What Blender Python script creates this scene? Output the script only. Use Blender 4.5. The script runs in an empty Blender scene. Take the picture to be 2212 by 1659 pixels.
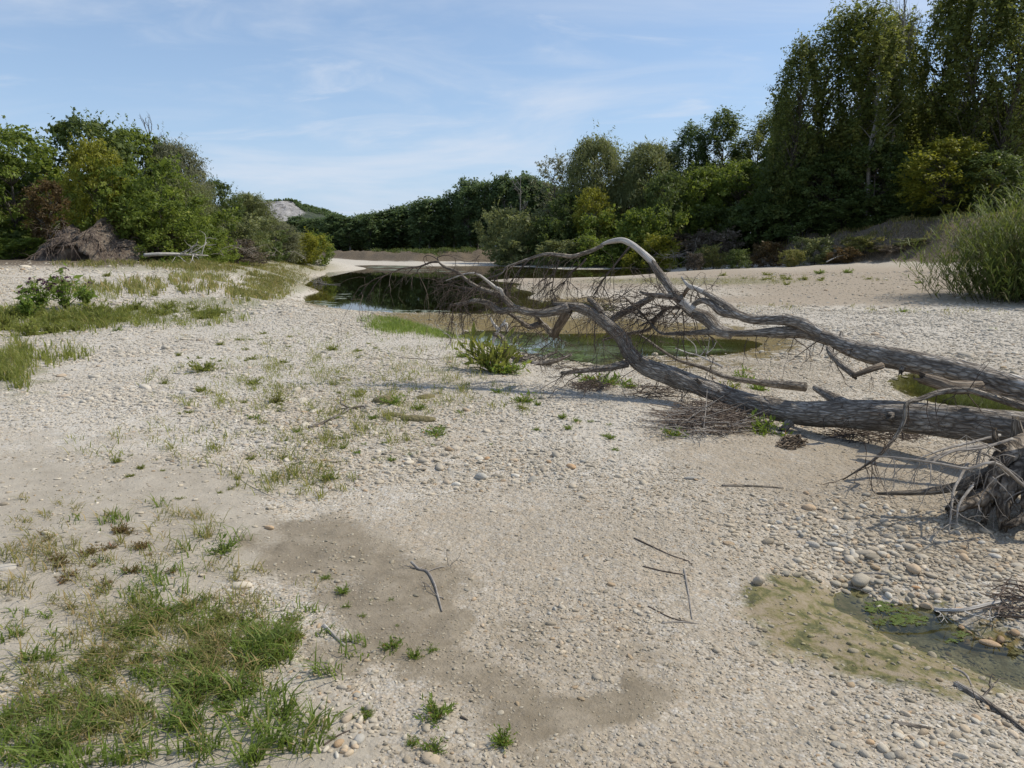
import bpy, math, random
import numpy as np

# ------------------------------------------------------------------ camera, world, sun, exposure
sc = bpy.context.scene
col = sc.collection
R = math.radians
CX, CY, F = 1106.0, 829.5, 1597.6          # a 2212 x 1659 frame of the photograph
HORIZON = 535.0
PITCH = math.atan((CY - HORIZON) / F)
CAMZ = 1.6
cam = bpy.data.objects.new('camera', bpy.data.cameras.new('camera'))
col.objects.link(cam)
cam.location = (0, 0, CAMZ)
cam.rotation_euler = (math.pi / 2 - PITCH, 0, 0)
cam.data.sensor_width = 36.0
cam.data.lens = 36.0 * F / 2212.0
cam.data.clip_start = 0.05
cam.data.clip_end = 6000
sc.camera = cam

SUN_AZ, SUN_EL = R(76), R(50)              # the sun stands to the right of the viewer, a little ahead
w = bpy.data.worlds.new('World'); sc.world = w; w.use_nodes = True
nt = w.node_tree; nt.nodes.clear()
def N(tree, typ, **kw):
    n = tree.nodes.new(typ)
    for k, v in kw.items():
        if k.startswith('_'):
            n.inputs[k[1:].replace('_', ' ')].default_value = v
        else:
            setattr(n, k, v)
    return n
L = lambda t, a, b: t.links.new(a, b)
out = N(nt, 'ShaderNodeOutputWorld'); bg = N(nt, 'ShaderNodeBackground', _Strength=0.136)
sky = N(nt, 'ShaderNodeTexSky', sky_type='NISHITA', sun_disc=False, sun_elevation=SUN_EL, sun_rotation=SUN_AZ)
sky.air_density = 1.0; sky.dust_density = 0.5; sky.ozone_density = 2.4; sky.altitude = 150
geo = N(nt, 'ShaderNodeNewGeometry')
tc = N(nt, 'ShaderNodeTexCoord')
sep = N(nt, 'ShaderNodeSeparateXYZ'); L(nt, tc.outputs['Generated'], sep.inputs[0])
addz = N(nt, 'ShaderNodeMath', operation='ADD'); addz.inputs[1].default_value = 0.16; L(nt, sep.outputs[2], addz.inputs[0])
mx = N(nt, 'ShaderNodeMath', operation='MAXIMUM'); mx.inputs[1].default_value = 0.06; L(nt, addz.outputs[0], mx.inputs[0])
dx = N(nt, 'ShaderNodeMath', operation='DIVIDE'); L(nt, sep.outputs[0], dx.inputs[0]); L(nt, mx.outputs[0], dx.inputs[1])
dy = N(nt, 'ShaderNodeMath', operation='DIVIDE'); L(nt, sep.outputs[1], dy.inputs[0]); L(nt, mx.outputs[0], dy.inputs[1])
cmb = N(nt, 'ShaderNodeCombineXYZ'); L(nt, dx.outputs[0], cmb.inputs[0]); L(nt, dy.outputs[0], cmb.inputs[1])
def cloud_layer(rot, scale, sc_, detail, dist, lo, hi, off):
    mp = N(nt, 'ShaderNodeMapping'); mp.inputs['Rotation'].default_value = (0, 0, R(rot)); mp.inputs['Scale'].default_value = scale
    mp.inputs['Location'].default_value = off
    L(nt, cmb.outputs[0], mp.inputs[0])
    nz = N(nt, 'ShaderNodeTexNoise', _Scale=sc_, _Detail=detail, _Roughness=0.58, _Distortion=dist)
    L(nt, mp.outputs[0], nz.inputs['Vector'])
    mr = N(nt, 'ShaderNodeMapRange', interpolation_type='SMOOTHSTEP'); mr.inputs[1].default_value = lo; mr.inputs[2].default_value = hi
    L(nt, nz.outputs['Fac'], mr.inputs[0])
    return mr.outputs[0]
c1 = cloud_layer(-28, (0.8, 1.15, 1), 0.9, 10, 0.7, 0.40, 0.72, (2.3, 0.9, 0))
c2 = cloud_layer(24, (0.8, 1.6, 1), 1.9, 11, 0.8, 0.46, 0.84, (4.2, 2.1, 0))
cm = N(nt, 'ShaderNodeMath', operation='MAXIMUM'); L(nt, c1, cm.inputs[0]); L(nt, c2, cm.inputs[1])
cf = N(nt, 'ShaderNodeMath', operation='MULTIPLY'); cf.inputs[1].default_value = 0.7; L(nt, cm.outputs[0], cf.inputs[0])
mixc = N(nt, 'ShaderNodeMix', data_type='RGBA'); L(nt, cf.outputs[0], mixc.inputs['Factor'])
hz1 = N(nt, 'ShaderNodeMath', operation='ABSOLUTE'); L(nt, sep.outputs[2], hz1.inputs[0])
hz2 = N(nt, 'ShaderNodeMath', operation='MULTIPLY'); hz2.inputs[1].default_value = -4.5; L(nt, hz1.outputs[0], hz2.inputs[0])
hz3 = N(nt, 'ShaderNodeMath', operation='EXPONENT'); L(nt, hz2.outputs[0], hz3.inputs[0])
hz4 = N(nt, 'ShaderNodeMath', operation='MULTIPLY'); hz4.inputs[1].default_value = 0.85; L(nt, hz3.outputs[0], hz4.inputs[0])
mixh = N(nt, 'ShaderNodeMix', data_type='RGBA'); L(nt, hz4.outputs[0], mixh.inputs['Factor'])
L(nt, sky.outputs[0], mixh.inputs['A']); mixh.inputs['B'].default_value = (3.0, 4.1, 5.9, 1)
L(nt, mixh.outputs['Result'], mixc.inputs['A']); mixc.inputs['B'].default_value = (4.9, 5.35, 6.1, 1)
L(nt, mixc.outputs['Result'], bg.inputs['Color']); L(nt, bg.outputs[0], out.inputs[0])

sun = bpy.data.objects.new('sun', bpy.data.lights.new('sun', 'SUN')); col.objects.link(sun)
sun.data.energy = 3.7; sun.data.angle = R(0.6); sun.data.color = (1.0, 0.93, 0.80)
sun.rotation_euler = (math.pi / 2 - SUN_EL, 0, math.pi - SUN_AZ)   # lamp shines from ahead-right down towards the viewer
sc.view_settings.view_transform = 'Standard'; sc.view_settings.look = 'None'
sc.view_settings.gamma = 1.0; sc.view_settings.exposure = 0.08; sc.view_settings.use_curve_mapping = False
sc.render.engine = 'CYCLES'
sc.cycles.max_bounces = 7; sc.cycles.diffuse_bounces = 3; sc.cycles.glossy_bounces = 3
sc.cycles.transmission_bounces = 4; sc.cycles.transparent_max_bounces = 8
sc.cycles.use_denoising = True
sc.cycles.sample_clamp_indirect = 6
sc.cycles.caustics_reflective = False; sc.cycles.caustics_refractive = False

# ------------------------------------------------------------------ geometry helpers
rng = np.random.default_rng(11)
cp, sp_ = math.cos(PITCH), math.sin(PITCH)
def ray(u, v):
    x, up = (u - CX) / F, (CY - v) / F
    return np.array([x, cp + sp_ * up, -sp_ + cp * up])
def at(u, v, Y):
    d = ray(u, v); t = Y / d[1]
    return np.array([d[0] * t, Y, CAMZ + d[2] * t])
def gz(u, v, z):
    d = ray(u, v); t = (z - CAMZ) / d[2]
    return np.array([d[0] * t, d[1] * t, z])
def pix(x, y, z):
    zc = y * cp - (z - CAMZ) * sp_
    up = y * sp_ + (z - CAMZ) * cp
    zc = np.where(zc < 0.05, 0.05, zc)
    return CX + F * x / zc, CY - F * up / zc

def _hash(ix, iy, seed):
    h = (ix.astype(np.int64) * 374761393 + iy.astype(np.int64) * 668265263 + seed * 974711) & 0xffffffff
    h = ((h ^ (h >> 13)) * 1274126177) & 0xffffffff
    return ((h ^ (h >> 16)) & 0xffff) / 65535.0
def vnoise(x, y, seed=0):
    ix, iy = np.floor(x), np.floor(y); fx, fy = x - ix, y - iy
    fx = fx * fx * (3 - 2 * fx); fy = fy * fy * (3 - 2 * fy)
    a = _hash(ix, iy, seed); b = _hash(ix + 1, iy, seed); c = _hash(ix, iy + 1, seed); d = _hash(ix + 1, iy + 1, seed)
    return (a + (b - a) * fx) * (1 - fy) + (c + (d - c) * fx) * fy
def fbm(x, y, seed=0, octv=4):
    s = 0; a = 0.5
    for i in range(octv):
        s = s + a * (vnoise(x * 2 ** i, y * 2 ** i, seed + 7 * i) - 0.5); a *= 0.5
    return s
def sstep(a, b, x):
    t = np.clip((x - a) / (b - a), 0, 1); return t * t * (3 - 2 * t)

def build_mesh(name, V, polys, smooth=False, uv=None, attrs=None):
    V = np.asarray(V, np.float32).reshape(-1, 3)
    me = bpy.data.meshes.new(name)
    polys = [np.asarray(p, np.int32) for p in polys if len(p)]
    nl = sum(p.size for p in polys); npoly = sum(len(p) for p in polys)
    me.vertices.add(len(V)); me.vertices.foreach_set('co', V.ravel())
    me.loops.add(nl); me.polygons.add(npoly)
    li = np.concatenate([p.ravel() for p in polys])
    st = []; o = 0
    for p in polys:
        st.append(o + np.arange(len(p)) * p.shape[1]); o += p.size
    me.loops.foreach_set('vertex_index', li)
    me.polygons.foreach_set('loop_start', np.concatenate(st).astype(np.int32))
    if smooth: me.polygons.foreach_set('use_smooth', np.ones(npoly, bool))
    me.update(calc_edges=True)
    if uv is not None:
        l = me.uv_layers.new(name='UVMap'); l.data.foreach_set('uv', np.asarray(uv, np.float32)[li].ravel())
    for k, a in (attrs or {}).items():
        a = np.asarray(a, np.float32)
        if a.ndim == 1:
            at_ = me.attributes.new(k, 'FLOAT', 'POINT'); at_.data.foreach_set('value', a)
        else:
            at_ = me.attributes.new(k, 'FLOAT_COLOR', 'POINT'); at_.data.foreach_set('color', a.ravel())
    return me
def link(name, me, mat=None, parent=None, loc=None):
    o = bpy.data.objects.new(name, me); col.objects.link(o)
    if mat is not None:
        if me.materials and me.materials[0] is not mat:
            o.material_slots[0].link = 'OBJECT'; o.material_slots[0].material = mat
        elif not me.materials:
            me.materials.append(mat)
    if parent is not None: o.parent = parent
    if loc is not None: o.location = loc
    return o
def tag(o, label=None, cat=None, group=None, kind=None):
    if label: o['label'] = label
    if cat: o['category'] = cat
    if group: o['group'] = group
    if kind: o['kind'] = kind
    return o
def empty(name, loc, rz=0.0, scale=(1, 1, 1)):
    o = bpy.data.objects.new(name, None); col.objects.link(o)
    o.location = loc; o.rotation_euler = (0, 0, rz); o.scale = scale
    o.empty_display_size = 0.1
    return o

def smooth_path(P, n):
    P = np.asarray(P, float)
    if len(P) < 3: 
        t = np.linspace(0, 1, n)[:, None]; return P[0] * (1 - t) + P[-1] * t
    E = np.vstack([2 * P[0] - P[1], P, 2 * P[-1] - P[-2]])
    seg = np.linalg.norm(np.diff(P, axis=0), axis=1); s = np.concatenate([[0], np.cumsum(seg)]) / seg.sum()
    out = []
    for t in np.linspace(0, 1, n):
        i = min(max(np.searchsorted(s, t, 'right') - 1, 0), len(P) - 2)
        u = (t - s[i]) / max(s[i + 1] - s[i], 1e-9)
        p0, p1, p2, p3 = E[i], E[i + 1], E[i + 2], E[i + 3]
        out.append(0.5 * ((2 * p1) + (-p0 + p2) * u + (2 * p0 - 5 * p1 + 4 * p2 - p3) * u * u + (-p0 + 3 * p1 - 3 * p2 + p3) * u ** 3))
    return np.array(out)
def interp_r(r, n):
    r = np.asarray(r, float)
    return np.interp(np.linspace(0, 1, n), np.linspace(0, 1, len(r)), r)
class Tubes:
    """collects tapered tubes; build() joins them into one mesh with bark UVs in metres"""
    def __init__(self): self.V = []; self.Q = []; self.T = []; self.UV = []; self.n = 0
    def add(self, P, r, sides=8, n=None, rough=0.0, seed=0, smooth=True, cap=True, jag=0.0):
        P = np.asarray(P, float)
        if smooth:
            n = n or max(4, len(P) * 3); P = smooth_path(P, n)
        n = len(P); r = interp_r(r, n)
        T = np.gradient(P, axis=0); T /= np.linalg.norm(T, axis=1)[:, None] + 1e-9
        ref = np.array([0, 0, 1.0]) if abs(T[0][2]) < 0.8 else np.array([1.0, 0, 0])
        A = np.cross(T[0], ref); A /= np.linalg.norm(A); fr = []
        for i in range(n):
            A = A - T[i] * A.dot(T[i]); A /= np.linalg.norm(A) + 1e-9
            fr.append((A.copy(), np.cross(T[i], A)))
        ln = np.concatenate([[0], np.cumsum(np.linalg.norm(np.diff(P, axis=0), axis=1))])
        k = sides + 1
        an = np.arange(k) * 2 * math.pi / sides
        U = np.array([f[0] for f in fr])[:, None, :]; W = np.array([f[1] for f in fr])[:, None, :]
        rr = np.repeat(r[:, None], k, 1)
        if rough > 0:
            a2 = np.minimum(np.arange(k) % sides, 99)
            na = fbm(np.cos(an)[None, :] * 1.3 + ln[:, None] * 2.2 + seed * 3.1, np.sin(an)[None, :] * 1.3 + ln[:, None] * 1.3, seed, 3)
            nb = fbm(np.repeat((a2 * 0.9)[None, :], n, 0) + seed, np.repeat(ln[:, None] * 5.0, k, 1), seed + 5, 2)
            nb[:, -1] = nb[:, 0]; na[:, -1] = na[:, 0]
            rr = rr * (1 + rough * (1.9 * na + 1.3 * nb))
        V = P[:, None, :] + rr[..., None] * (np.cos(an)[None, :, None] * U + np.sin(an)[None, :, None] * W)
        if jag > 0:
            rg = np.random.default_rng(seed + 3); j = rg.uniform(-1, 1, k) * jag; j[-1] = j[0]
            V[-1] += T[-1] * j[:, None] * r[-1] * 2
        b = self.n; V = V.reshape(-1, 3); self.V.append(V)
        uv = np.stack([np.repeat((an / (2 * math.pi))[None, :], n, 0) * (2 * math.pi * max(r.mean(), 0.004)), np.repeat(ln[:, None], k, 1)], -1).reshape(-1, 2)
        self.UV.append(uv)
        i, j = np.meshgrid(np.arange(n - 1), np.arange(sides), indexing='ij')
        a = b + i * k + j
        self.Q.append(np.stack([a, a + 1, a + k + 1, a + k], -1).reshape(-1, 4))
        self.n += len(V)
        if cap:
            for e, row in ((0, 0), (1, n - 1)):
                c = P[row] + (T[row] * r[row] * (0.25 if e else -0.25)); self.V.append(c[None]); self.UV.append(np.array([[0, ln[row]]]))
                ci = self.n; self.n += 1
                jj = np.arange(sides); base = b + row * k
                tri = np.stack([np.full(sides, ci), base + jj + (1 - e), base + jj + e], -1)
                self.T.append(tri)
        return P
    def mesh(self, name):
        return build_mesh(name, np.vstack(self.V), [np.vstack(self.Q)] + ([np.vstack(self.T)] if self.T else []), True, np.vstack(self.UV))
    def build(self, name, mat, parent=None): return link(name, self.mesh(name), mat, parent)

# ------------------------------------------------------------------ materials
MATS = {}
def mat_new(name):
    m = bpy.data.materials.new(name); m.use_nodes = True; m.node_tree.nodes.clear(); MATS[name] = m
    return m, m.node_tree
def ramp(t, stops, src=None, interp='LINEAR'):
    n = N(t, 'ShaderNodeValToRGB'); n.color_ramp.interpolation = interp
    e = n.color_ramp.elements
    while len(e) < len(stops): e.new(0.5)
    for x, (p, c) in zip(e, stops): x.position = p; x.color = (*c, 1)
    if src is not None: L(t, src, n.inputs[0])
    return n
def mix(t, fac, a, b, mode='MIX'):
    m = N(t, 'ShaderNodeMix', data_type='RGBA', blend_type=mode)
    for s, v in (('Factor', fac), ('A', a), ('B', b)):
        if isinstance(v, (int, float)): m.inputs[s].default_value = v
        elif isinstance(v, tuple): m.inputs[s].default_value = (*v, 1)
        else: L(t, v, m.inputs[s])
    return m.outputs['Result']
def math_(t, op, a, b=None, clamp=False):
    m = N(t, 'ShaderNodeMath', operation=op, use_clamp=clamp)
    for i, v in enumerate((a, b)):
        if v is None: continue
        if isinstance(v, (int, float)): m.inputs[i].default_value = v
        else: L(t, v, m.inputs[i])
    return m.outputs[0]
def mrange(t, src, a, b, c=0.0, d=1.0):
    m = N(t, 'ShaderNodeMapRange'); L(t, src, m.inputs[0])
    for i, v in enumerate((a, b, c, d)): m.inputs[i + 1].default_value = v
    return m.outputs[0]
PEB = [(0.0, (0.25, 0.235, 0.20)), (0.12, (0.41, 0.365, 0.30)), (0.3, (0.53, 0.485, 0.41)), (0.5, (0.60, 0.545, 0.46)), (0.62, (0.50, 0.38, 0.26)), (0.72, (0.65, 0.61, 0.54)), (0.86, (0.42, 0.415, 0.39)), (1.0, (0.75, 0.72, 0.66))]

def ground_material():
    m, t = mat_new('ground')
    o = N(t, 'ShaderNodeOutputMaterial'); b = N(t, 'ShaderNodeBsdfPrincipled'); L(t, b.outputs[0], o.inputs[0])
    tcx = N(t, 'ShaderNodeNewGeometry'); pos = tcx.outputs['Position']
    A1 = N(t, 'ShaderNodeAttribute', attribute_name='m1'); A2 = N(t, 'ShaderNodeAttribute', attribute_name='m2')
    s1 = N(t, 'ShaderNodeSeparateColor'); L(t, A1.outputs['Color'], s1.inputs[0])
    s2 = N(t, 'ShaderNodeSeparateColor'); L(t, A2.outputs['Color'], s2.inputs[0])
    silt, wet, algae, ochre = s1.outputs[0], s1.outputs[1], s1.outputs[2], A1.outputs['Alpha']
    soil, sand, grassy, pale = s2.outputs[0], s2.outputs[1], s2.outputs[2], A2.outputs['Alpha']
    def vor(scale, feat='F1'):
        v = N(t, 'ShaderNodeTexVoronoi', feature=feat, _Scale=scale); L(t, pos, v.inputs['Vector']); return v
    v1, v2, v3 = vor(22.0), vor(70.0), vor(9.0)
    def cellval(v):
        sx = N(t, 'ShaderNodeSeparateColor'); L(t, v.outputs['Color'], sx.inputs[0]); return sx.outputs[0]
    g1 = ramp(t, PEB, cellval(v1)).outputs[0]; g2 = ramp(t, PEB, cellval(v2)).outputs[0]; g3 = ramp(t, PEB, cellval(v3)).outputs[0]
    nz = N(t, 'ShaderNodeTexNoise', _Scale=0.8, _Detail=8, _Roughness=0.65); L(t, pos, nz.inputs['Vector'])
    nf = N(t, 'ShaderNodeTexNoise', _Scale=60.0, _Detail=5, _Roughness=0.7); L(t, pos, nf.inputs['Vector'])
    nm = N(t, 'ShaderNodeTexNoise', _Scale=5.0, _Detail=6, _Roughness=0.65); L(t, pos, nm.inputs['Vector'])
    dirt = mix(t, nz.outputs['Fac'], (0.33, 0.275, 0.20), (0.41, 0.355, 0.27))
    gr = mix(t, mrange(t, v1.outputs['Distance'], 0.35, 0.62), g1, g2)
    gr = mix(t, 0.35, gr, g3)
    gr = mix(t, mrange(t, v2.outputs['Distance'], 0.3, 0.7, 0, 0.7), gr, dirt)
    gr = mix(t, math_(t, 'MULTIPLY', pale, 0.45), gr, (0.62, 0.59, 0.53))
    gr = mix(t, mrange(t, nm.outputs['Fac'], 0.35, 0.7, 0, 0.25), gr, dirt)
    siltc = ramp(t, [(0.25, (0.31, 0.27, 0.21)), (0.55, (0.40, 0.355, 0.285)), (0.8, (0.46, 0.415, 0.34))], nm.outputs['Fac']).outputs[0]
    siltc = mix(t, mrange(t, nf.outputs['Fac'], 0.5, 0.75, 0, 0.35), siltc, (0.30, 0.27, 0.22))
    nmix = mix(t, 0.5, nm.outputs['Fac'], nf.outputs['Fac'])
    na = N(t, 'ShaderNodeTexNoise', _Scale=9.0, _Detail=8, _Roughness=0.72, _Distortion=0.4); L(t, pos, na.inputs['Vector'])
    def edge(msk, k=0.35):
        a = math_(t, 'ADD', msk, math_(t, 'MULTIPLY', math_(t, 'SUBTRACT', nmix, 0.5), k * 6))
        return mrange(t, a, 0.3, 0.75)
    DA = N(t, 'ShaderNodeAttribute', attribute_name='damp'); gr = mix(t, math_(t, 'MULTIPLY', DA.outputs['Fac'], 0.62), gr, (0.28, 0.225, 0.155))
    c = mix(t, edge(silt), gr, siltc)
    sandc = ramp(t, [(0.3, (0.27, 0.215, 0.155)), (0.7, (0.39, 0.325, 0.245))], nm.outputs['Fac']).outputs[0]
    c = mix(t, math_(t, 'MULTIPLY', edge(sand), 0.85), c, sandc)
    wetc = ramp(t, [(0.3, (0.15, 0.12, 0.078)), (0.5, (0.225, 0.185, 0.128)), (0.7, (0.32, 0.27, 0.20))], nm.outputs['Fac']).outputs[0]
    we = math_(t, 'MULTIPLY', edge(wet), 0.9)
    c = mix(t, we, c, wetc)
    algc = ramp(t, [(0.40, (0.28, 0.225, 0.15)), (0.48, (0.215, 0.175, 0.09)), (0.53, (0.15, 0.135, 0.042)), (0.58, (0.075, 0.082, 0.016)), (0.66, (0.035, 0.036, 0.01))], na.outputs['Fac']).outputs[0]
    c = mix(t, math_(t, 'MULTIPLY', edge(algae), 0.9), c, algc)
    ochc = ramp(t, [(0.34, (0.04, 0.032, 0.012)), (0.46, (0.15, 0.105, 0.03)), (0.55, (0.20, 0.145, 0.045)), (0.64, (0.13, 0.115, 0.025)), (0.85, (0.28, 0.22, 0.13))], na.outputs['Fac']).outputs[0]
    c = mix(t, math_(t, 'MULTIPLY', edge(ochre), 0.92), c, ochc)
    grsc = ramp(t, [(0.25, (0.07, 0.09, 0.025)), (0.5, (0.14, 0.15, 0.05)), (0.7, (0.25, 0.20, 0.10)), (0.9, (0.34, 0.27, 0.15))], nm.outputs['Fac']).outputs[0]
    c = mix(t, math_(t, 'MULTIPLY', edge(grassy), 0.5), c, grsc)
    shaded_soilc = ramp(t, [(0.3, (0.045, 0.034, 0.022)), (0.48, (0.11, 0.084, 0.056)), (0.58, (0.20, 0.16, 0.112)), (0.72, (0.34, 0.29, 0.22))], na.outputs['Fac']).outputs[0]  # brown soil tones, darkened to carry the shade of the bank trees
    c = mix(t, edge(soil), c, shaded_soilc)
    L(t, c, b.inputs['Base Color'])
    rough = math_(t, 'SUBTRACT', 0.92, math_(t, 'MULTIPLY', we, 0.25)); L(t, rough, b.inputs['Roughness'])
    b.inputs['Specular IOR Level'].default_value = 0.25
    h1 = math_(t, 'MULTIPLY', math_(t, 'SUBTRACT', 1.0, v1.outputs['Distance']), 0.012)
    h2 = math_(t, 'MULTIPLY', math_(t, 'SUBTRACT', 1.0, v2.outputs['Distance']), 0.005)
    h3 = math_(t, 'ADD', math_(t, 'MULTIPLY', nf.outputs['Fac'], 0.006), math_(t, 'MULTIPLY', nm.outputs['Fac'], 0.03))
    smoothm = math_(t, 'SUBTRACT', 1.0, math_(t, 'MAXIMUM', silt, math_(t, 'MAXIMUM', wet, algae)), True)
    h = math_(t, 'ADD', math_(t, 'MULTIPLY', math_(t, 'ADD', h1, h2), math_(t, 'ADD', smoothm, 0.08)), h3)
    bp = N(t, 'ShaderNodeBump', _Strength=0.9, _Distance=1.0); L(t, h, bp.inputs['Height']); L(t, bp.outputs[0], b.inputs['Normal'])
    return m
def pebble_material(name, inst):
    m, t = mat_new(name)
    o = N(t, 'ShaderNodeOutputMaterial'); b = N(t, 'ShaderNodeBsdfPrincipled', _Roughness=0.8); L(t, b.outputs[0], o.inputs[0])
    b.inputs['Specular IOR Level'].default_value = 0.3
    if inst:
        a = N(t, 'ShaderNodeAttribute', attribute_type='INSTANCER', attribute_name='tint'); base = a.outputs['Color']
    else:
        oi = N(t, 'ShaderNodeObjectInfo'); base = ramp(t, PEB, oi.outputs['Random']).outputs[0]
        base = mix(t, 1.0, base, oi.outputs['Color'], 'MULTIPLY')
    tcx = N(t, 'ShaderNodeTexCoord')
    nz = N(t, 'ShaderNodeTexNoise', _Scale=3.0, _Detail=6, _Roughness=0.7); L(t, tcx.outputs['Object'], nz.inputs['Vector'])
    c = mix(t, mrange(t, nz.outputs['Fac'], 0.3, 0.7, 0, 0.35), base, (0.30, 0.26, 0.20))
    L(t, c, b.inputs['Base Color'])
    bp = N(t, 'ShaderNodeBump', _Strength=0.25, _Distance=0.3); L(t, nz.outputs['Fac'], bp.inputs['Height']); L(t, bp.outputs[0], b.inputs['Normal'])
    return m
def bark_material(name, lo, mid, hi, su=30.0, sv=4.5, bump=0.045, patch=None):
    m, t = mat_new(name)
    o = N(t, 'ShaderNodeOutputMaterial'); b = N(t, 'ShaderNodeBsdfPrincipled', _Roughness=0.88); L(t, b.outputs[0], o.inputs[0])
    b.inputs['Specular IOR Level'].default_value = 0.2
    uv = N(t, 'ShaderNodeUVMap'); mp = N(t, 'ShaderNodeMapping'); mp.inputs['Scale'].default_value = (su, sv, 1); L(t, uv.outputs[0], mp.inputs[0])
    nz = N(t, 'ShaderNodeTexNoise', _Scale=1.0, _Detail=6, _Roughness=0.65, _Distortion=0.8); L(t, mp.outputs[0], nz.inputs['Vector'])
    g = N(t, 'ShaderNodeNewGeometry')
    n2 = N(t, 'ShaderNodeTexNoise', _Scale=4.0, _Detail=5, _Roughness=0.6); L(t, g.outputs['Position'], n2.inputs['Vector'])
    n3 = N(t, 'ShaderNodeTexNoise', _Scale=45.0, _Detail=3); L(t, g.outputs['Position'], n3.inputs['Vector'])
    c = ramp(t, [(0.36, lo), (0.5, mid), (0.64, hi)], nz.outputs['Fac']).outputs[0]
    c = mix(t, mrange(t, n2.outputs['Fac'], 0.42, 0.68, 0, 0.7), c, lo)
    mv = N(t, 'ShaderNodeMapping'); mv.inputs['Scale'].default_value = (su * 1.5, sv * 2.2, 1); L(t, uv.outputs[0], mv.inputs[0])
    dist = N(t, 'ShaderNodeVectorMath', operation='ADD'); L(t, mv.outputs[0], dist.inputs[0])
    nd = N(t, 'ShaderNodeTexNoise', _Scale=1.6, _Detail=3); L(t, mp.outputs[0], nd.inputs['Vector']); L(t, nd.outputs['Color'], dist.inputs[1])
    vf = N(t, 'ShaderNodeTexVoronoi', feature='DISTANCE_TO_EDGE', _Scale=1.0); L(t, dist.outputs[0], vf.inputs['Vector'])
    crack = mrange(t, vf.outputs['Distance'], 0.0, 0.22)
    c = mix(t, math_(t, 'MULTIPLY', math_(t, 'SUBTRACT', 1.0, crack), 0.75), c, tuple(x * 0.8 for x in lo))
    if patch:
        c = mix(t, mrange(t, n2.outputs['Fac'], 0.56, 0.62), c, patch)
    L(t, c, b.inputs['Base Color'])
    h = math_(t, 'ADD', math_(t, 'ADD', math_(t, 'MULTIPLY', nz.outputs['Fac'], bump), math_(t, 'MULTIPLY', crack, bump * 0.3)), math_(t, 'MULTIPLY', n3.outputs['Fac'], bump * 0.15))
    bp = N(t, 'ShaderNodeBump', _Strength=1.0, _Distance=1.0); L(t, h, bp.inputs['Height']); L(t, bp.outputs[0], b.inputs['Normal'])
    return m
def leaf_material(name, dark, light, accent=None, trans=0.35, gloss=0.25):
    m, t = mat_new(name)
    o = N(t, 'ShaderNodeOutputMaterial'); b = N(t, 'ShaderNodeBsdfPrincipled', _Roughness=0.55)
    b.inputs['Specular IOR Level'].default_value = gloss
    tr = N(t, 'ShaderNodeBsdfTranslucent'); ms = N(t, 'ShaderNodeMixShader'); ms.inputs[0].default_value = trans
    a = N(t, 'ShaderNodeAttribute', attribute_name='shade')
    st = [(0.0, dark), (0.85, light)] + ([(1.0, accent)] if accent else [])
    c = ramp(t, st, a.outputs['Fac']).outputs[0]
    L(t, c, b.inputs['Base Color'])
    br = mix(t, 0.6, c, tuple(min(1, x * 1.45) for x in (light[0] * 1.05, light[1] * 1.05, light[2] * 0.75)))
    L(t, br, tr.inputs['Color'])
    L(t, b.outputs[0], ms.inputs[1]); L(t, tr.outputs[0], ms.inputs[2]); L(t, ms.outputs[0], o.inputs[0])
    return m
def water_material(name, deep, milky, fdepth, bump_s, rough=0.02):
    m, t = mat_new(name)
    o = N(t, 'ShaderNodeOutputMaterial')
    A = N(t, 'ShaderNodeAttribute', attribute_name='depth'); K = N(t, 'ShaderNodeAttribute', attribute_name='milk')
    g = N(t, 'ShaderNodeNewGeometry')
    nz = N(t, 'ShaderNodeTexNoise', _Scale=1.2, _Detail=6, _Roughness=0.6); L(t, g.outputs['Position'], nz.inputs['Vector'])
    c = mix(t, math_(t, 'MULTIPLY', K.outputs['Fac'], mrange(t, nz.outputs['Fac'], 0.35, 0.6)), deep, milky)
    d = N(t, 'ShaderNodeBsdfDiffuse'); L(t, c, d.inputs[0])
    tr = N(t, 'ShaderNodeBsdfTransparent'); tr.inputs[0].default_value = (0.80, 0.82, 0.66, 1)
    m1 = N(t, 'ShaderNodeMixShader'); L(t, mrange(t, A.outputs['Fac'], 0.0, fdepth, 0.12, 1.0), m1.inputs[0]); L(t, tr.outputs[0], m1.inputs[1]); L(t, d.outputs[0], m1.inputs[2])
    gl = N(t, 'ShaderNodeBsdfGlossy', _Roughness=rough)
    fr = N(t, 'ShaderNodeFresnel', _IOR=1.33)
    m2 = N(t, 'ShaderNodeMixShader'); L(t, fr.outputs[0], m2.inputs[0]); L(t, m1.outputs[0], m2.inputs[1]); L(t, gl.outputs[0], m2.inputs[2])
    n2 = N(t, 'ShaderNodeTexNoise', _Scale=bump_s, _Detail=3, _Roughness=0.5); L(t, g.outputs['Position'], n2.inputs['Vector'])
    bp = N(t, 'ShaderNodeBump', _Strength=0.05, _Distance=0.006); L(t, n2.outputs['Fac'], bp.inputs['Height'])
    L(t, bp.outputs[0], gl.inputs['Normal']); L(t, bp.outputs[0], fr.inputs['Normal'])
    L(t, m2.outputs[0], o.inputs[0])
    return m
GROUND = ground_material()
PEBI = pebble_material('pebble', True); COB = pebble_material('cobble', False)
BARK = bark_material('weathered_bark', (0.15, 0.125, 0.10), (0.44, 0.39, 0.33), (0.70, 0.65, 0.58), patch=None)
BARKG = bark_material('grey_bark', (0.15, 0.125, 0.10), (0.38, 0.33, 0.27), (0.60, 0.54, 0.46))
BARE = bark_material('bare_wood', (0.32, 0.29, 0.255), (0.60, 0.565, 0.51), (0.76, 0.73, 0.68), su=60, sv=2.0, bump=0.005)
TORN = bark_material('torn_wood', (0.11, 0.082, 0.058), (0.27, 0.21, 0.15), (0.46, 0.39, 0.31), su=40, sv=2.5, bump=0.02)
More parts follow.
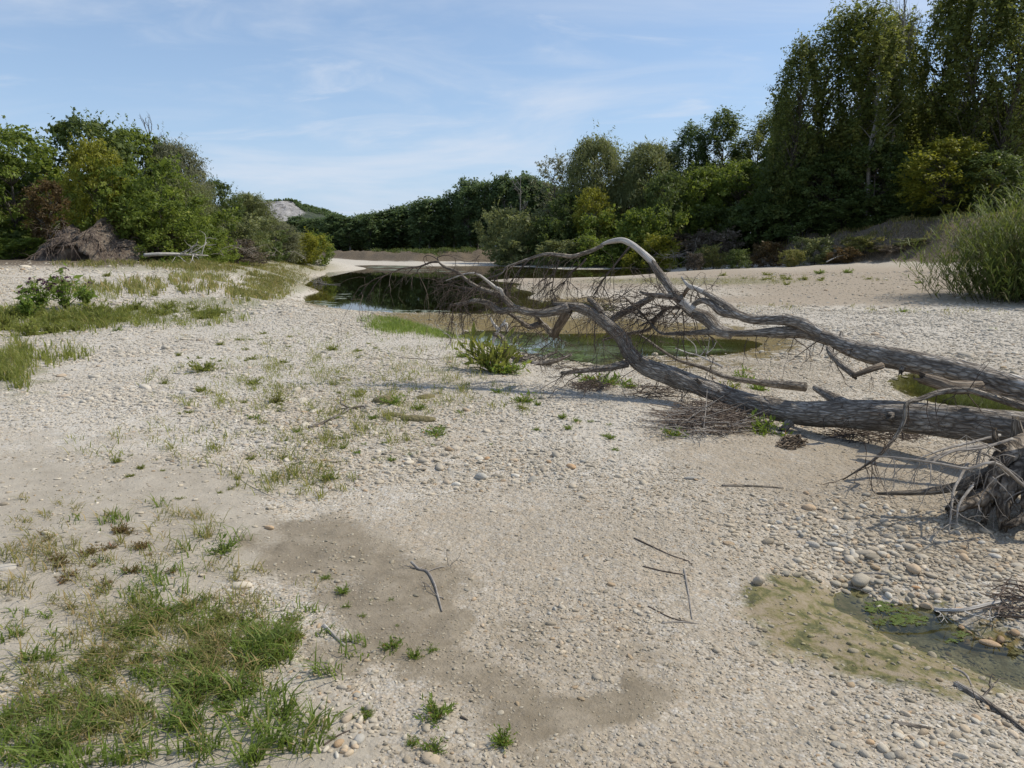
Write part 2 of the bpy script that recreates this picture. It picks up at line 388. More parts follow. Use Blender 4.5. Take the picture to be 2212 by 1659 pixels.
TWIG = bark_material('twig', (0.06, 0.045, 0.035), (0.14, 0.11, 0.09), (0.26, 0.22, 0.18), su=60, sv=8, bump=0.002)
TWIG2 = bark_material('root_fibre', (0.09, 0.065, 0.05), (0.22, 0.175, 0.14), (0.36, 0.30, 0.25), su=60, sv=8, bump=0.002)
ROOTM = bark_material('root_wood', (0.08, 0.062, 0.046), (0.32, 0.265, 0.205), (0.56, 0.49, 0.40), su=9, sv=7, bump=0.06)
TWIGP = bark_material('pale_twig', (0.24, 0.21, 0.18), (0.38, 0.345, 0.30), (0.52, 0.49, 0.44), su=60, sv=8, bump=0.002)
TRUNK = bark_material('tree_trunk', (0.07, 0.058, 0.045), (0.17, 0.15, 0.12), (0.34, 0.31, 0.27), su=10, sv=1.4, bump=0.03)
TRUNKP = bark_material('pale_trunk', (0.18, 0.165, 0.14), (0.34, 0.32, 0.28), (0.50, 0.48, 0.43), su=10, sv=1.4, bump=0.02)
LEAF = dict(
    poplar=leaf_material('poplar_leaf', (0.059, 0.085, 0.022), (0.213, 0.235, 0.063), (0.315, 0.296, 0.089), 0.42),
    far=leaf_material('far_leaf', (0.054, 0.089, 0.038), (0.156, 0.215, 0.085), (0.207, 0.252, 0.104), 0.38),
    willow=leaf_material('willow_leaf', (0.083, 0.103, 0.039), (0.258, 0.278, 0.119), (0.320, 0.327, 0.166), 0.4),
    greywillow=leaf_material('grey_willow_leaf', (0.086, 0.098, 0.057), (0.253, 0.259, 0.161), (0.299, 0.299, 0.196), 0.4),
    green=leaf_material('green_leaf', (0.063, 0.099, 0.021), (0.220, 0.276, 0.050), (0.329, 0.344, 0.074), 0.42),
    dark=leaf_material('dark_leaf', (0.043, 0.072, 0.021), (0.145, 0.187, 0.054), (0.204, 0.228, 0.066), 0.4),
    yellow=leaf_material('yellow_leaf', (0.104, 0.122, 0.018), (0.314, 0.310, 0.044), (0.417, 0.366, 0.059), 0.45),
    rust=leaf_material('rust_leaf', (0.070, 0.050, 0.020), (0.165, 0.110, 0.048), (0.19, 0.15, 0.06), 0.4),
    dry=leaf_material('dry_brush', (0.080, 0.064, 0.046), (0.20, 0.165, 0.125), (0.27, 0.22, 0.16), 0.25),
    grass=leaf_material('grass_blade', (0.071, 0.108, 0.022), (0.213, 0.284, 0.055), (0.517, 0.352, 0.183), 0.45),
    drygrass=leaf_material('dry_grass_blade', (0.100, 0.121, 0.034), (0.273, 0.263, 0.089), (0.452, 0.315, 0.158), 0.45),
    weed=leaf_material('weed_leaf', (0.064, 0.106, 0.022), (0.216, 0.296, 0.054), (0.382, 0.167, 0.084), 0.45),
    rustw=leaf_material('rust_weed', (0.10, 0.075, 0.03), (0.24, 0.17, 0.07), (0.34, 0.11, 0.06), 0.4),
    weedy=leaf_material('yellow_weed_leaf', (0.095, 0.114, 0.025), (0.255, 0.276, 0.067), (0.379, 0.292, 0.112), 0.45),
    reed=leaf_material('reed_leaf', (0.045, 0.069, 0.016), (0.149, 0.185, 0.041), (0.317, 0.249, 0.119), 0.42),
    purple=leaf_material('purple_flower', (0.07, 0.03, 0.06), (0.16, 0.08, 0.13), None, 0.3),
)

# ------------------------------------------------------------------ terrain
WATER = -1.2
CP = [  # u, v, z of points read off the ground
 (1106,1659,0),(0,1659,0.0),(2212,1659,-0.02),(600,1300,0.0),(1100,1300,-0.03),(1500,1300,-0.04),(200,1300,0.03),(1400,1560,-0.02),
 (1700,1250,-0.075),(1850,1308,-0.175),(1960,1345,-0.215),(2060,1388,-0.215),(2200,1445,-0.21),(1780,1400,-0.09),(2050,1500,-0.07),(1860,1360,-0.125),(1960,1405,-0.125),(2060,1440,-0.125),(2190,1495,-0.12),(1940,1292,-0.12),(2050,1328,-0.12),(2140,1365,-0.125),(2212,1395,-0.13),(1780,1300,-0.12),(1600,1380,-0.05),
 (2000,1210,-0.09),(2212,1270,-0.10),(2100,1290,-0.12),
 (1000,1000,0.02),(600,1000,0.05),(200,1000,0.08),(1500,1000,0.0),(1900,1060,-0.05),
 (1500,870,0.0),(1700,945,-0.03),(1900,960,-0.06),(2150,1140,-0.10),(2212,1000,-0.12),(1300,850,0.0),(1100,850,0.03),(850,850,0.06),(500,850,0.1),
 (570,662,0.05),(700,668,0.0),(850,690,-0.03),(1000,738,-0.10),(1130,776,-0.15),(1280,803,-0.14),(1420,822,-0.12),(500,700,0.1),(700,740,0.05),
 (260,712,0.12),(100,790,0.12),(0,830,0.12),
 (130,690,0.0),(300,680,0.0),(0,720,0.0),(200,655,0.14),(450,650,0.12),(540,640,0.08),(200,600,0.45),(0,610,0.45),(450,605,0.3),(0,576,0.72),(300,572,0.66),
 (190,556,0.85),(0,556,0.9),(450,558,0.65),(560,553,0.6),(690,556,0.25),(600,590,-0.1),(530,620,0.1),(640,572,-0.15),(600,640,-0.45),(600,618,-0.6),(640,592,-0.75),(580,660,-0.3),
 (660,612,-1.2),(655,640,-1.2),(668,656,-1.2),(700,590,-1.2),(760,576,-1.2),(680,628,-1.45),(700,605,-1.5),
 (850,620,-2.2),(1000,640,-2.2),(900,592,-1.9),(1100,660,-1.7),(800,650,-2.0),(1000,600,-2.0),(1000,578,-1.35),(850,577,-1.4),
 (700,666,-1.3),(900,674,-1.24),(1000,678,-1.22),(1100,680,-1.22),(1280,660,-1.22),
 (900,692,-1.05),(1100,703,-1.10),(1300,705,-1.08),(1500,712,-1.0),(1000,700,-1.08),
 (1150,748,-1.42),(1300,760,-1.42),(1500,748,-1.36),(1050,732,-1.34),(1400,745,-1.36),(1600,748,-1.26),(1660,748,-1.12),(1180,722,-1.2),(1400,718,-1.15),(1560,722,-1.12),
 (1400,772,-1.17),(1550,774,-1.12),(1250,792,-1.22),(1450,792,-0.95),(1700,780,-0.98),(1700,822,-0.68),(1560,806,-0.75),
 (2060,850,-1.36),(2160,880,-1.36),(1990,832,-1.3),(1850,795,-1.05),(2212,800,-1.0),(1900,850,-0.85),(2120,905,-0.75),
 (1700,885,-0.26),(1900,905,-0.35),(2100,960,-0.32),
 (1700,662,-0.92),(2000,670,-0.88),(2212,672,-0.88),(1600,645,-0.95),(2000,740,-1.0),(1750,720,-1.0),(1400,670,-1.1),
 (1800,656,-1.02),(2000,652,-0.85),(2212,655,-0.8),
 (1900,622,-0.6),(1900,592,-0.22),(2000,580,-0.02),(2200,585,0.1),(1700,584,-0.25),(1500,594,-0.65),(1350,603,-0.95),(1150,606,-1.12),(1500,622,-0.88),(1300,625,-1.0),(1150,622,-1.10),
 (1060,607,-1.2),(1130,643,-1.22),(1240,652,-1.2),(1050,630,-1.6),
 (1250,592,-1.5),(1400,590,-1.45),(1120,590,-1.6),(1250,579,-1.1),(1400,578,-1.1),(900,570,-1.0),(1000,567,-0.95),(760,567,-0.95),(1480,584,-1.0),
]
P = np.array([gz(*c) for c in CP])
EXTRA = [(-60, 120, 1.0), (-90, 60, 1.2), (-40, 25, 0.8), (-30, 8, 0.6), (-6, -6, 0.1), (6, -6, 0.0), (25, 4, -0.6), (30, 14, -0.9), (45, 30, -0.6), (70, 50, 0.2), (-2, 1, 0.0), (2, 1, 0), (0, 0.4, 0), (-3, 0, 0), (3, 0, -.05),
         (0, 160, -0.8), (40, 120, -0.8), (60, 90, 0.0), (-30, 170, -0.6), (-300, 300, 1.5), (0, 400, 1.0), (300, 300, 1.5), (300, 0, 0.5), (-300, 0, 1.5), (0, -300, 0.8), (-200, 150, 1.5), (150, 250, 1)]
P = np.vstack([P, np.array(EXTRA, float)])
def lp(x, y):
    r = np.sqrt(x * x + y * y) + 0.3
    return np.stack([np.arctan2(x, y) * 1.6, np.log(r)], -1)
Q = lp(P[:, 0], P[:, 1]); C2 = 0.0035
def phi(A, B): return np.sqrt(((A[:, None, :] - B[None]) ** 2).sum(-1) + C2)
nQ = len(Q); M_ = np.zeros((nQ + 3, nQ + 3)); M_[:nQ, :nQ] = phi(Q, Q) - 0.004 * np.eye(nQ); M_[:nQ, nQ] = 1; M_[:nQ, nQ + 1:] = Q; M_[nQ:, :nQ] = M_[:nQ, nQ:].T
RW = np.linalg.solve(M_, np.concatenate([P[:, 2], [0, 0, 0]]))
BANK = [gz(600, 559, -0.9), gz(735, 563, -0.9), gz(900, 566, -0.9), gz(1060, 565.5, -0.9), gz(1200, 570, -0.9), gz(1450, 572, -0.9), gz(1600, 573, -0.6), gz(1800, 572, -0.2), gz(2000, 568, 0.15), gz(2212, 570, 0.25), np.array([78., 52, 0]), np.array([110., 30, 0])]
BANKH = [0.8, 1.5, 1.7, 2.0, 2.2, 2.9, 3.6, 4.4, 4.9, 4.9, 4.2, 3]
def bank_lift(x, y):
    best = np.full(x.shape, 1e9); sd = np.zeros(x.shape); hh = np.zeros(x.shape)
    for i in range(len(BANK) - 1):
        a, b = BANK[i][:2], BANK[i + 1][:2]; d = b - a; ln = np.hypot(*d)
        t = np.clip(((x - a[0]) * d[0] + (y - a[1]) * d[1]) / ln ** 2, 0, 1)
        qx, qy = x - (a[0] + t * d[0]), y - (a[1] + t * d[1]); dist = np.hypot(qx, qy)
        side = np.sign(d[0] * (y - a[1]) - d[1] * (x - a[0]))
        m = dist < best
        best = np.where(m, dist, best); sd = np.where(m, dist * side, sd); hh = np.where(m, BANKH[i] * (1 - t) + BANKH[i + 1] * t, hh)
    sd = np.where(x < BANK[0][0] , np.minimum(sd, 0), sd)
    return sd, hh
def ground_z(x, y, fine=True):
    x = np.asarray(x, float); y = np.asarray(y, float); sh = x.shape; x = x.ravel(); y = y.ravel()
    z = np.empty(len(x))
    for s in range(0, len(x), 20000):
        q = lp(x[s:s + 20000], y[s:s + 20000])
        z[s:s + 20000] = phi(q, Q) @ RW[:nQ] + RW[nQ] + q @ RW[nQ + 1:]
    r = np.hypot(x, y)
    z = np.where(r > 250, 1.0 + (z - 1.0) * np.clip(1 - (r - 250) / 120, 0, 1), z)
    z = np.clip(z, -2.4, 2.0)
    sd, hh = bank_lift(x, y)
    sdn = sd + fbm(x / 3.0, y / 3.0, 31, 4) * 4.0
    wdt = np.where(hh > 2.4, 9.0, 4.5)
    z = z + hh * (0.75 * sstep(0, 1, sdn / wdt) + 0.25 * sstep(-0.6, 1.2, sdn / wdt))
    if fine:
        k = np.clip(r / 14, 0.12, 1.0)
        z = z + fbm(x / 2.4, y / 2.4, 3, 4) * 0.13 * k + fbm(x / 0.5, y / 0.5, 9, 3) * 0.022
        pud = np.exp(-(((x - 2.1) / 1.0) ** 2 + ((y - 3.4) / .8) ** 2)); z = z + pud * fbm(x / .22, y / .22, 61, 4) * 0.055
        z = z + np.where(sd > -2, fbm(x / 1.6, y / 1.6, 13, 4) * 1.5 * sstep(1, 4, sd) * sstep(14, 7, sd), 0)
    return z.reshape(sh)
def gpt(u, v, it=6):
    """the ground point seen at that pixel"""
    z = 0.0 if v > 680 else -0.6
    for _ in range(it):
        p = gz(u, min(v, 1e9), min(z, 1.45)); z2 = float(ground_z(np.array([p[0]]), np.array([p[1]]))[0]); z = 0.5 * z + 0.5 * z2
    p = gz(u, v, min(z, 1.45)); p[2] = float(ground_z(np.array([p[0]]), np.array([p[1]]))[0])
    return p
def gpts(U, V, it=7):
    U = np.asarray(U, float); V = np.asarray(V, float)
    z = np.where(V > 680, 0.0, -0.5)
    xx, up = (U - CX) / F, (CY - V) / F
    dY, dZ = cp + sp_ * up, np.minimum(-sp_ + cp * up, -1e-3)
    for _ in range(it):
        t = (np.minimum(z, 1.4) - CAMZ) / dZ
        z = 0.5 * z + 0.5 * ground_z(xx * t, dY * t)
    t = (np.minimum(z, 1.4) - CAMZ) / dZ; X, Y = xx * t, dY * t
    return X, Y, ground_z(X, Y)

def blob(u, v, spec):
    """soft union of ellipses (cu, cv, ru, rv) on the ground, read in photograph units"""
    m = np.zeros(u.shape)
    for cu, cv, ru, rv, *k in spec:
        d = np.sqrt(((u - cu) / ru) ** 2 + ((v - cv) / rv) ** 2)
        m = np.maximum(m, sstep(1.5, 0.5, d) * (k[0] if k else 1.0))
    return m
SILT = [(150,1120,330,130),(330,1080,250,110),(420,1180,260,90),(100,1350,330,180),(560,1570,230,110),(250,1560,330,110),(620,1480,110,60,.7),(60,990,200,60,.6),(900,1230,110,60,.6)]
WET = [(720,1215,160,80),(850,1290,170,100),(1000,1300,110,60,.9),(760,1400,140,60),(900,1400,120,50,.9),(1200,1510,230,45),(1350,1510,110,45),(1040,1520,100,60,.9),(1120,1600,110,40,.8),(1180,1400,120,25,.6),(1000,1460,130,50,.8),(1440,1440,60,20,.6)]
ALGAE = [(1740,1300,140,75),(1830,1380,160,70),(1800,1260,120,45),(1960,1440,160,50),(2080,1460,140,40,.9),(1930,1310,140,55),(2000,1350,180,70)]
OCHRE = [(2110,1375,90,22),(2180,1400,60,30),(2050,1300,70,20,.6),(920,688,110,14),(1080,700,180,22),(1250,705,200,24),(1450,715,180,22),(1600,735,110,25),(1000,720,70,16,.7),(1100,655,90,14,.7),(1250,648,90,9,.8),(1180,630,60,12,.5),(1400,775,230,10,.8),(700,655,50,10,.7),(2060,835,140,35,.9),(1250,775,120,12,.6),(690,620,28,10,.7)]
SAND = [(1900,615,330,42),(1600,600,260,22,.8),(1250,612,200,14,.8),(1750,645,240,14,1),(2050,645,200,20,.8),(620,600,60,30,.5)]
GRASSY = [(560,575,160,22),(610,610,70,26),(470,660,150,16),(560,640,60,18),(300,690,250,22),(110,690,170,40),(30,800,60,60,.9),(120,760,80,30,.5),(440,590,110,14,.7),(280,575,160,14,.7),(1480,606,260,8,.8),(860,705,70,18,.6),(960,716,60,12,.7),(130,625,110,28,.6)]
DAMP = [(1850,1020,330,90),(2050,1150,220,90),(1650,980,200,70,.8),(1900,1180,220,60,.5),(1300,1230,330,150,.6),(1500,1180,250,120,.5),(1000,1200,260,90,.6),(1200,1450,400,160,.7),(1750,760,260,40,.4),(1650,800,200,40,.5),(1900,1500,300,80,.4),(1300,1640,500,80,.7),(1500,1420,300,120,.5),(1750,1560,250,90,.45),(700,1600,200,80,.3)]
PALE = [(450,760,420,130),(250,880,330,90),(800,760,250,90,.8),(1250,880,200,110,.7),(2000,700,400,60,.8),(300,620,300,40),(600,640,80,60)]
def masks(x, y, z):
    u, v = pix(x, y, z)
    vis = (y > 0.3)
    f = fbm(x * 0.9 / np.maximum(1, np.hypot(x, y) / 10), y * 0.9 / np.maximum(1, np.hypot(x, y) / 10), 21, 4)
    f2 = fbm(x * 4.0, y * 4.0, 23, 4); uu, vv = u + (f * 260 + f2 * 240) * sstep(560, 1000, v) + f * 50, v + (f * 130 + f2 * 120) * sstep(560, 1000, v) + f * 8
    o = {k: np.where(vis, blob(uu, vv, s), 0.0) for k, s in dict(silt=SILT, wet=WET, algae=ALGAE, ochre=OCHRE, sand=SAND, grassy=GRASSY, pale=PALE, damp=DAMP).items()}
    f3 = fbm(x * 2.1, y * 2.1, 51, 4); o['wet'] = o['wet'] * sstep(-0.34, 0.06, f3); o['algae'] = o['algae'] * sstep(-0.42, -0.02, f3 + f2 * .6); o['silt'] = o['silt'] * sstep(-0.5, -0.02, f3)
    sd, hh = bank_lift(x, y)
    o['soil'] = sstep(-2.0, 1.0, sd + f * 6)
    r = np.hypot(x, y)
    left = np.where((x < -8) & (r > 42) & (sd < 0), sstep(0.5, 0.9, z + f * 0.5), 0)
    o['soil'] = np.maximum(o['soil'], left); o['soil'] = np.where(r > 200, 1.0, o['soil'])
    under = sstep(WATER + 0.05, WATER - 0.15, z) * (r > 9)
    o['ochre'] = np.maximum(o['ochre'], under)
    far = sstep(70, 100, y) * (sd < 0); o['pale'] = np.maximum(o['pale'], far * 0.8)
    return o
def terrain():
    th = np.concatenate([np.linspace(-180, -50, 36, endpoint=False), np.linspace(-50, 50, 500, endpoint=False), np.linspace(50, 180, 36, endpoint=False)])
    th = np.radians(th); nt_ = len(th)
    rr = np.concatenate([[0.25, 0.5, 0.8], np.exp(np.linspace(math.log(1.1), math.log(420), 470)), [520, 700, 1000, 1500, 2400, 4500]])
    A, Rr = np.meshgrid(th, rr); x, y = Rr * np.sin(A), Rr * np.cos(A)
    z = ground_z(x, y)
    V = np.stack([x, y, z], -1).reshape(-1, 3)
    i, j = np.meshgrid(np.arange(len(rr) - 1), np.arange(nt_), indexing='ij'); a = i * nt_ + j; b = i * nt_ + (j + 1) % nt_
    quads = np.stack([a, b, b + nt_, a + nt_], -1).reshape(-1, 4)
    quads = quads[:, ::-1]
    V = np.vstack([V, [[0, 0, float(ground_z(np.array([0.]), np.array([0.]))[0])]]]); c = len(V) - 1
    jj = np.arange(nt_); tri = np.stack([np.full(nt_, c), (jj + 1) % nt_, jj], -1)
    o = masks(V[:, 0], V[:, 1], V[:, 2])
    m1 = np.stack([o['silt'], o['wet'], o['algae'], o['ochre']], -1); m2 = np.stack([o['soil'], o['sand'], o['grassy'], o['pale']], -1)
    me = build_mesh('ground', V, [quads, tri], True, None, {'m1': m1, 'm2': m2, 'damp': o['damp']})
    return tag(link('ground', me, GROUND), 'pale gravel and silt of the dried river bed', kind='structure')
terrain()

# ------------------------------------------------------------------ water
def water_sheet(name, poly, z, n, mat, label, milk):
    (x0, x1, y0, y1) = poly
    X, Y = np.meshgrid(np.linspace(x0, x1, n), np.linspace(y0, y1, n))
    dz = z - ground_z(X, Y)
    V = np.stack([X, Y, np.full(X.shape, z)], -1).reshape(-1, 3)
    i, j = np.meshgrid(np.arange(n - 1), np.arange(n - 1), indexing='ij'); a = i * n + j
    q = np.stack([a, a + 1, a + n + 1, a + n], -1).reshape(-1, 4)
    keep = (dz.ravel()[q].max(1) > -0.25)
    me = build_mesh(name, V, [q[keep]], True, None, {'depth': np.clip(dz.ravel(), -1, 5), 'milk': milk(X, Y).ravel()})
    return tag(link(name, me, mat), label, kind='structure')
WATERM = water_material('pool_water', (0.010, 0.013, 0.004), (0.075, 0.105, 0.062), 0.9, 3.0)
POOLM = water_material('shallow_water', (0.050, 0.058, 0.018), (0.17, 0.205, 0.125), 0.16, 4.0)
PUDM = water_material('puddle_water', (0.050, 0.050, 0.020), (0.070, 0.075, 0.024), 0.13, 8.0)
def milk_main(X, Y): return np.zeros(X.shape)
def milk_small(X, Y):
    u, v = pix(X, Y, np.full(X.shape, WATER)); return blob(u, v, [(1200, 775, 200, 30), (1080, 745, 80, 26, .8), (1500, 765, 160, 12, .8)])
water_sheet('water', (-45, 60, 26.8, 150), WATER, 260, WATERM, 'dark still pool reflecting the far trees', milk_main)
water_sheet('water', (-4, 16, 11.5, 26.75), WATER + 0.004, 200, POOLM, 'shallow green pool behind the fallen trunks', milk_small)
water_sheet('water', (1.0, 3.4, 2.2, 4.6), -0.150, 120, PUDM, 'small murky green puddle among the cobbles', lambda X, Y: 0.6 + 0 * X)

# ------------------------------------------------------------------ gravel
def ico(sub, seed, flat=0.6, angular=0.0):
    import bmesh
    bm = bmesh.new(); bmesh.ops.create_icosphere(bm, subdivisions=sub, radius=0.5)
    rg = np.random.default_rng(seed); co = np.array([v.co[:] for v in bm.verts])
    tri = np.array([[v.index for v in f.verts] for f in bm.faces]); bm.free()
    d = co / np.linalg.norm(co, axis=1)[:, None]
    k = np.ones(len(co))
    for _ in range(5):
        a = rg.normal(size=3); a /= np.linalg.norm(a); k += rg.uniform(-0.12, 0.12) * (d @ a) + rg.uniform(-0.1, 0.1) * (d @ a) ** 2
    for _ in range(3 + int(angular * 6)):       # knock flats onto the stone
        a = rg.normal(size=3); a /= np.linalg.norm(a); lim = rg.uniform(0.72, 0.92) - 0.12 * angular
        dd = d @ a; k = np.where(dd * k > lim, lim / np.maximum(dd, 0.1), k)
    co = d * 0.5 * k[:, None]; co[:, 1] *= rg.uniform(0.62, 0.95); co[:, 2] *= flat * rg.uniform(0.8, 1.2)
    return build_mesh('pebble', co, [tri], angular < 0.5)
def in_water(x, y, z):
    r = np.hypot(x, y); u, v = pix(x, y, z)
    return (z < WATER - 0.03) & (r > 9) | ((z < -0.20) & (r < 5) & (u > 1500))
PAL = np.array([c for _, c in PEB]) * np.array([0.90, 0.85, 0.755]); PALW = np.array([.06, .14, .22, .22, .05, .17, .08, .06])
# how coarse the stones lie, by place
COARSE = [(1900,1180,260,90),(1750,1120,220,70),(2050,1220,200,60),(1500,1080,230,60,.6),(1950,1600,280,120,.4),(1000,1010,280,50,.8),(750,1560,80,140,.8),(650,1630,60,60,.8),(1250,1300,180,120,.45),(1900,760,400,100,.6),(450,760,420,120,.5)]
GRIT = [(1300,1180,260,130),(1700,1000,230,70),(900,1130,200,70),(1500,1250,150,90,.7),(1700,1560,200,90,.5),(1250,1600,300,70,.6)]
def scatter_gravel():
    X = []; Yy = []; S = []
    # (r0, r1, stones per square metre, typical size in metres): small stones only where they can be seen
    for r0, r1, dens, size in ((1.5, 3.6, 5600, 0.0098), (3.6, 6.0, 3300, 0.0130), (6.0, 10.0, 1700, 0.0165), (10.0, 18.0, 800, 0.021), (18, 34, 200, 0.038), (34, 62, 26, 0.065)):
        span = R(44)
        n = int(dens * span * (r1 * r1 - r0 * r0))
        r = np.sqrt(rng.uniform(r0 * r0, r1 * r1, n)); th = rng.uniform(-span, span, n)
        X.append(r * np.sin(th)); Yy.append(r * np.cos(th)); S.append(size * np.exp(rng.normal(0.0, 0.42, n)))
    x = np.concatenate(X); y = np.concatenate(Yy); s = np.concatenate(S)
    z = ground_z(x, y); m = masks(x, y, z); u, v = pix(x, y, z)
    co = blob(u, v, COARSE); gr = blob(u, v, GRIT)
    pn = fbm(x * 1.3, y * 1.3, 77, 4)
    dens = 0.74 + 0.9 * pn
    dens = dens * (1 - 0.84 * sstep(0.25, 0.8, m['silt'] + 0.9 * pn)) * (1 - 0.58 * sstep(0.3, 0.8, m['wet'] + 1.0 * pn)) * (1 - 0.85 * sstep(.3, .7, m['algae'] + 0.6 * pn)) * (1 - 0.55 * m['sand']) * (1 - 0.5 * m['grassy']) * (1 - m['soil']) * (1 - 0.7 * m['ochre'])
    big = rng.uniform(size=len(x))
    s = s * np.clip(1 + 1.3 * fbm(x * .55, y * .55, 83, 3) + 0.7 * fbm(x * 2.5, y * 2.5, 84, 2), .5, 1.7) * (1 + 0.35 * co - 0.35 * gr) * np.where(big < 0.05 + 0.10 * co, 1.8, 1.0)
    keep = (rng.uniform(size=len(x)) < dens) & ~in_water(x, y, z) & (v < 1720) & (u > -120) & (u < 2330)
    x, y, z, s = x[keep], y[keep], z[keep], s[keep]
    n = len(x)
    tint = PAL[rng.choice(len(PAL), n, p=PALW / PALW.sum())] * rng.uniform(0.8, 1.18, (n, 1))
    dm = (m['damp'][keep] * 0.5)[:, None]; tint = tint * (1 - dm) + dm * (tint * 0.45 + np.array([0.135, 0.10, 0.062]))
    pl = (m['pale'][keep] * 0.35)[:, None]; tint = tint * (1 - pl) + pl * np.array([0.62, 0.59, 0.535])
    dull = (m['wet'][keep] * 0.35 + m['algae'][keep] * 0.6 + m['ochre'][keep] * 0.75)[:, None]
    tint = tint * (1 - dull) + dull * np.array([0.17, 0.145, 0.07])
    me = build_mesh('gravel', np.stack([x, y, z + s * 0.12], -1), [])  if False else bpy.data.meshes.new('gravel')
    me.vertices.add(n); me.vertices.foreach_set('co', np.stack([x, y, z + s * 0.05], -1).astype(np.float32).ravel())
    def fa(nm, typ, key, arr):
        a = me.attributes.new(nm, typ, 'POINT'); a.data.foreach_set(key, np.ascontiguousarray(arr).ravel())
    fa('rot', 'FLOAT_VECTOR', 'vector', np.stack([rng.normal(0, 0.15, n), rng.normal(0, 0.15, n), rng.uniform(0, 6.283, n)], -1).astype(np.float32))
    fa('scl', 'FLOAT_VECTOR', 'vector', (s[:, None] * np.stack([rng.uniform(0.85, 1.3, n), rng.uniform(0.8, 1.1, n), rng.uniform(0.55, 0.95, n)], -1)).astype(np.float32))
    fa('idx', 'INT', 'value', rng.integers(0, 8, n).astype(np.int32))
    fa('tint', 'FLOAT_COLOR', 'color', np.concatenate([tint, np.ones((n, 1))], 1).astype(np.float32))
    pc = bpy.data.collections.new('pebble_shapes')
    for i in range(8):
        pm = ico(2 if i < 4 else 1, 100 + i, 0.55 + 0.05 * (i % 3)); pm.materials.append(PEBI)
        pc.objects.link(bpy.data.objects.new('pebble_%d' % i, pm))
    g = bpy.data.node_groups.new('gravel', 'GeometryNodeTree')
    g.interface.new_socket('Geometry', in_out='INPUT', socket_type='NodeSocketGeometry'); g.interface.new_socket('Geometry', in_out='OUTPUT', socket_type='NodeSocketGeometry')
    gi, go = g.nodes.new('NodeGroupInput'), g.nodes.new('NodeGroupOutput')
    iop = g.nodes.new('GeometryNodeInstanceOnPoints'); iop.inputs['Pick Instance'].default_value = True
    ci = g.nodes.new('GeometryNodeCollectionInfo'); ci.inputs['Collection'].default_value = pc; ci.inputs['Separate Children'].default_value = True; ci.inputs['Reset Children'].default_value = True
    def na(nm, dt):
        a = g.nodes.new('GeometryNodeInputNamedAttribute'); a.data_type = dt; a.inputs['Name'].default_value = nm; return [o for o in a.outputs if o.enabled and o.name == 'Attribute'][0]
    e2r = g.nodes.new('FunctionNodeEulerToRotation')
    g.links.new(na('rot', 'FLOAT_VECTOR'), e2r.inputs[0]); g.links.new(e2r.outputs[0], iop.inputs['Rotation'])
    g.links.new(na('scl', 'FLOAT_VECTOR'), iop.inputs['Scale']); g.links.new(na('idx', 'INT'), iop.inputs['Instance Index'])
    g.links.new(gi.outputs[0], iop.inputs['Points']); g.links.new(ci.outputs[0], iop.inputs['Instance']); g.links.new(iop.outputs[0], go.inputs[0])
    o = link('gravel', me); md = o.modifiers.new('gravel', 'NODES'); md.node_group = g
    tag(o, 'loose pale pebbles covering the river bar', kind='stuff')
    print('pebbles', n)
scatter_gravel()

# cobbles: the largest loose stones, each its own object
COBP = [ico(2, 300 + i, 0.6) for i in range(6)]
ANG = ico(2, 333, 0.8, 1.0)
for me in COBP + [ANG]: me.materials.append(COB)
TINTS = {'pale': (1.12, 1.08, 1.0, 1), 'buff': (1.0, 0.88, 0.72, 1), 'grey': (0.90, 0.87, 0.82, 1), 'ochre': (1.0, 0.76, 0.52, 1), 'olive': (0.62, 0.60, 0.36, 1), 'rust': (0.72, 0.52, 0.34, 1)}
def cobble(u, v, size, tint, label, group=None, me=None, sink=0.22, rz=None, sc3=None, name='cobble', p=None):
    x, y, z = gpt(u, v) if p is None else p
    o = link(name, me or COBP[int(rng.integers(6))], COB)
    q = sc3 or (rng.uniform(0.95, 1.35), rng.uniform(0.85, 1.1), rng.uniform(0.8, 1.1))
    o.scale = (size * q[0], size * q[1], size * q[2]); o.location = (x, y, z + size * q[2] * (0.3 - sink))
    o.rotation_euler = (rng.normal(0, 0.12), rng.normal(0, 0.12), rng.uniform(0, 6.28) if rz is None else rz)
    o.color = TINTS[tint]
    return tag(o, label, 'stone', group)
cobble(1640, 1262, 0.075, 'grey', 'angular grey stone at the left end of the green puddle', me=ANG, sink=0.05, rz=0.5)
cobble(1862, 1198, 0.085, 'buff', 'long brown cobble, largest above the green puddle', sc3=(1.45, 0.8, 0.8), rz=-0.3)
cobble(2135, 1392, 0.07, 'buff', 'rounded buff cobble lying at the orange edge of the puddle', sc3=(1.5, .8, .8), rz=-.5)
cobble(2070, 1320, 0.055, 'ochre', 'orange cobble half in the puddle under the drift twigs', sc3=(1.5, .9, .8), rz=-.2)
cobble(2020, 1280, 0.07, 'grey', 'dark grey flat cobble just above the puddle')
cobble(950, 1010, 0.10, 'pale', 'large pale flat cobble in the band of cobbles above the wet silt', sc3=(1.4, 1, .7))
cobble(1235, 1010, 0.10, 'ochre', 'peach coloured flat cobble in the band of cobbles', sc3=(1.3, 1, .6))
cobble(930, 1640, 0.07, 'buff', 'flat brown slab of stone at the bottom edge below the weed clumps', sc3=(1.4, .9, .6), me=ANG)
cobble(10, 1228, 0.11, 'grey', 'grey flat slab half cut by the left edge of the grass', sc3=(1.4, .8, .4), me=ANG)
cobble(582, 1142, 0.075, 'ochre', 'small brown brick shaped stone on the pale silt', sc3=(1.3, .7, .6), me=ANG, rz=-.4)
cobble(520, 1268, 0.085, 'pale', 'smooth pale stone between the grass tufts on the silt', sc3=(1.3, .8, .6), rz=.1)
cobble(1490, 1035, 0.075, 'grey', 'dark stone lying alone on the gravel below the brush pile', sc3=(1.3, .8, .7))
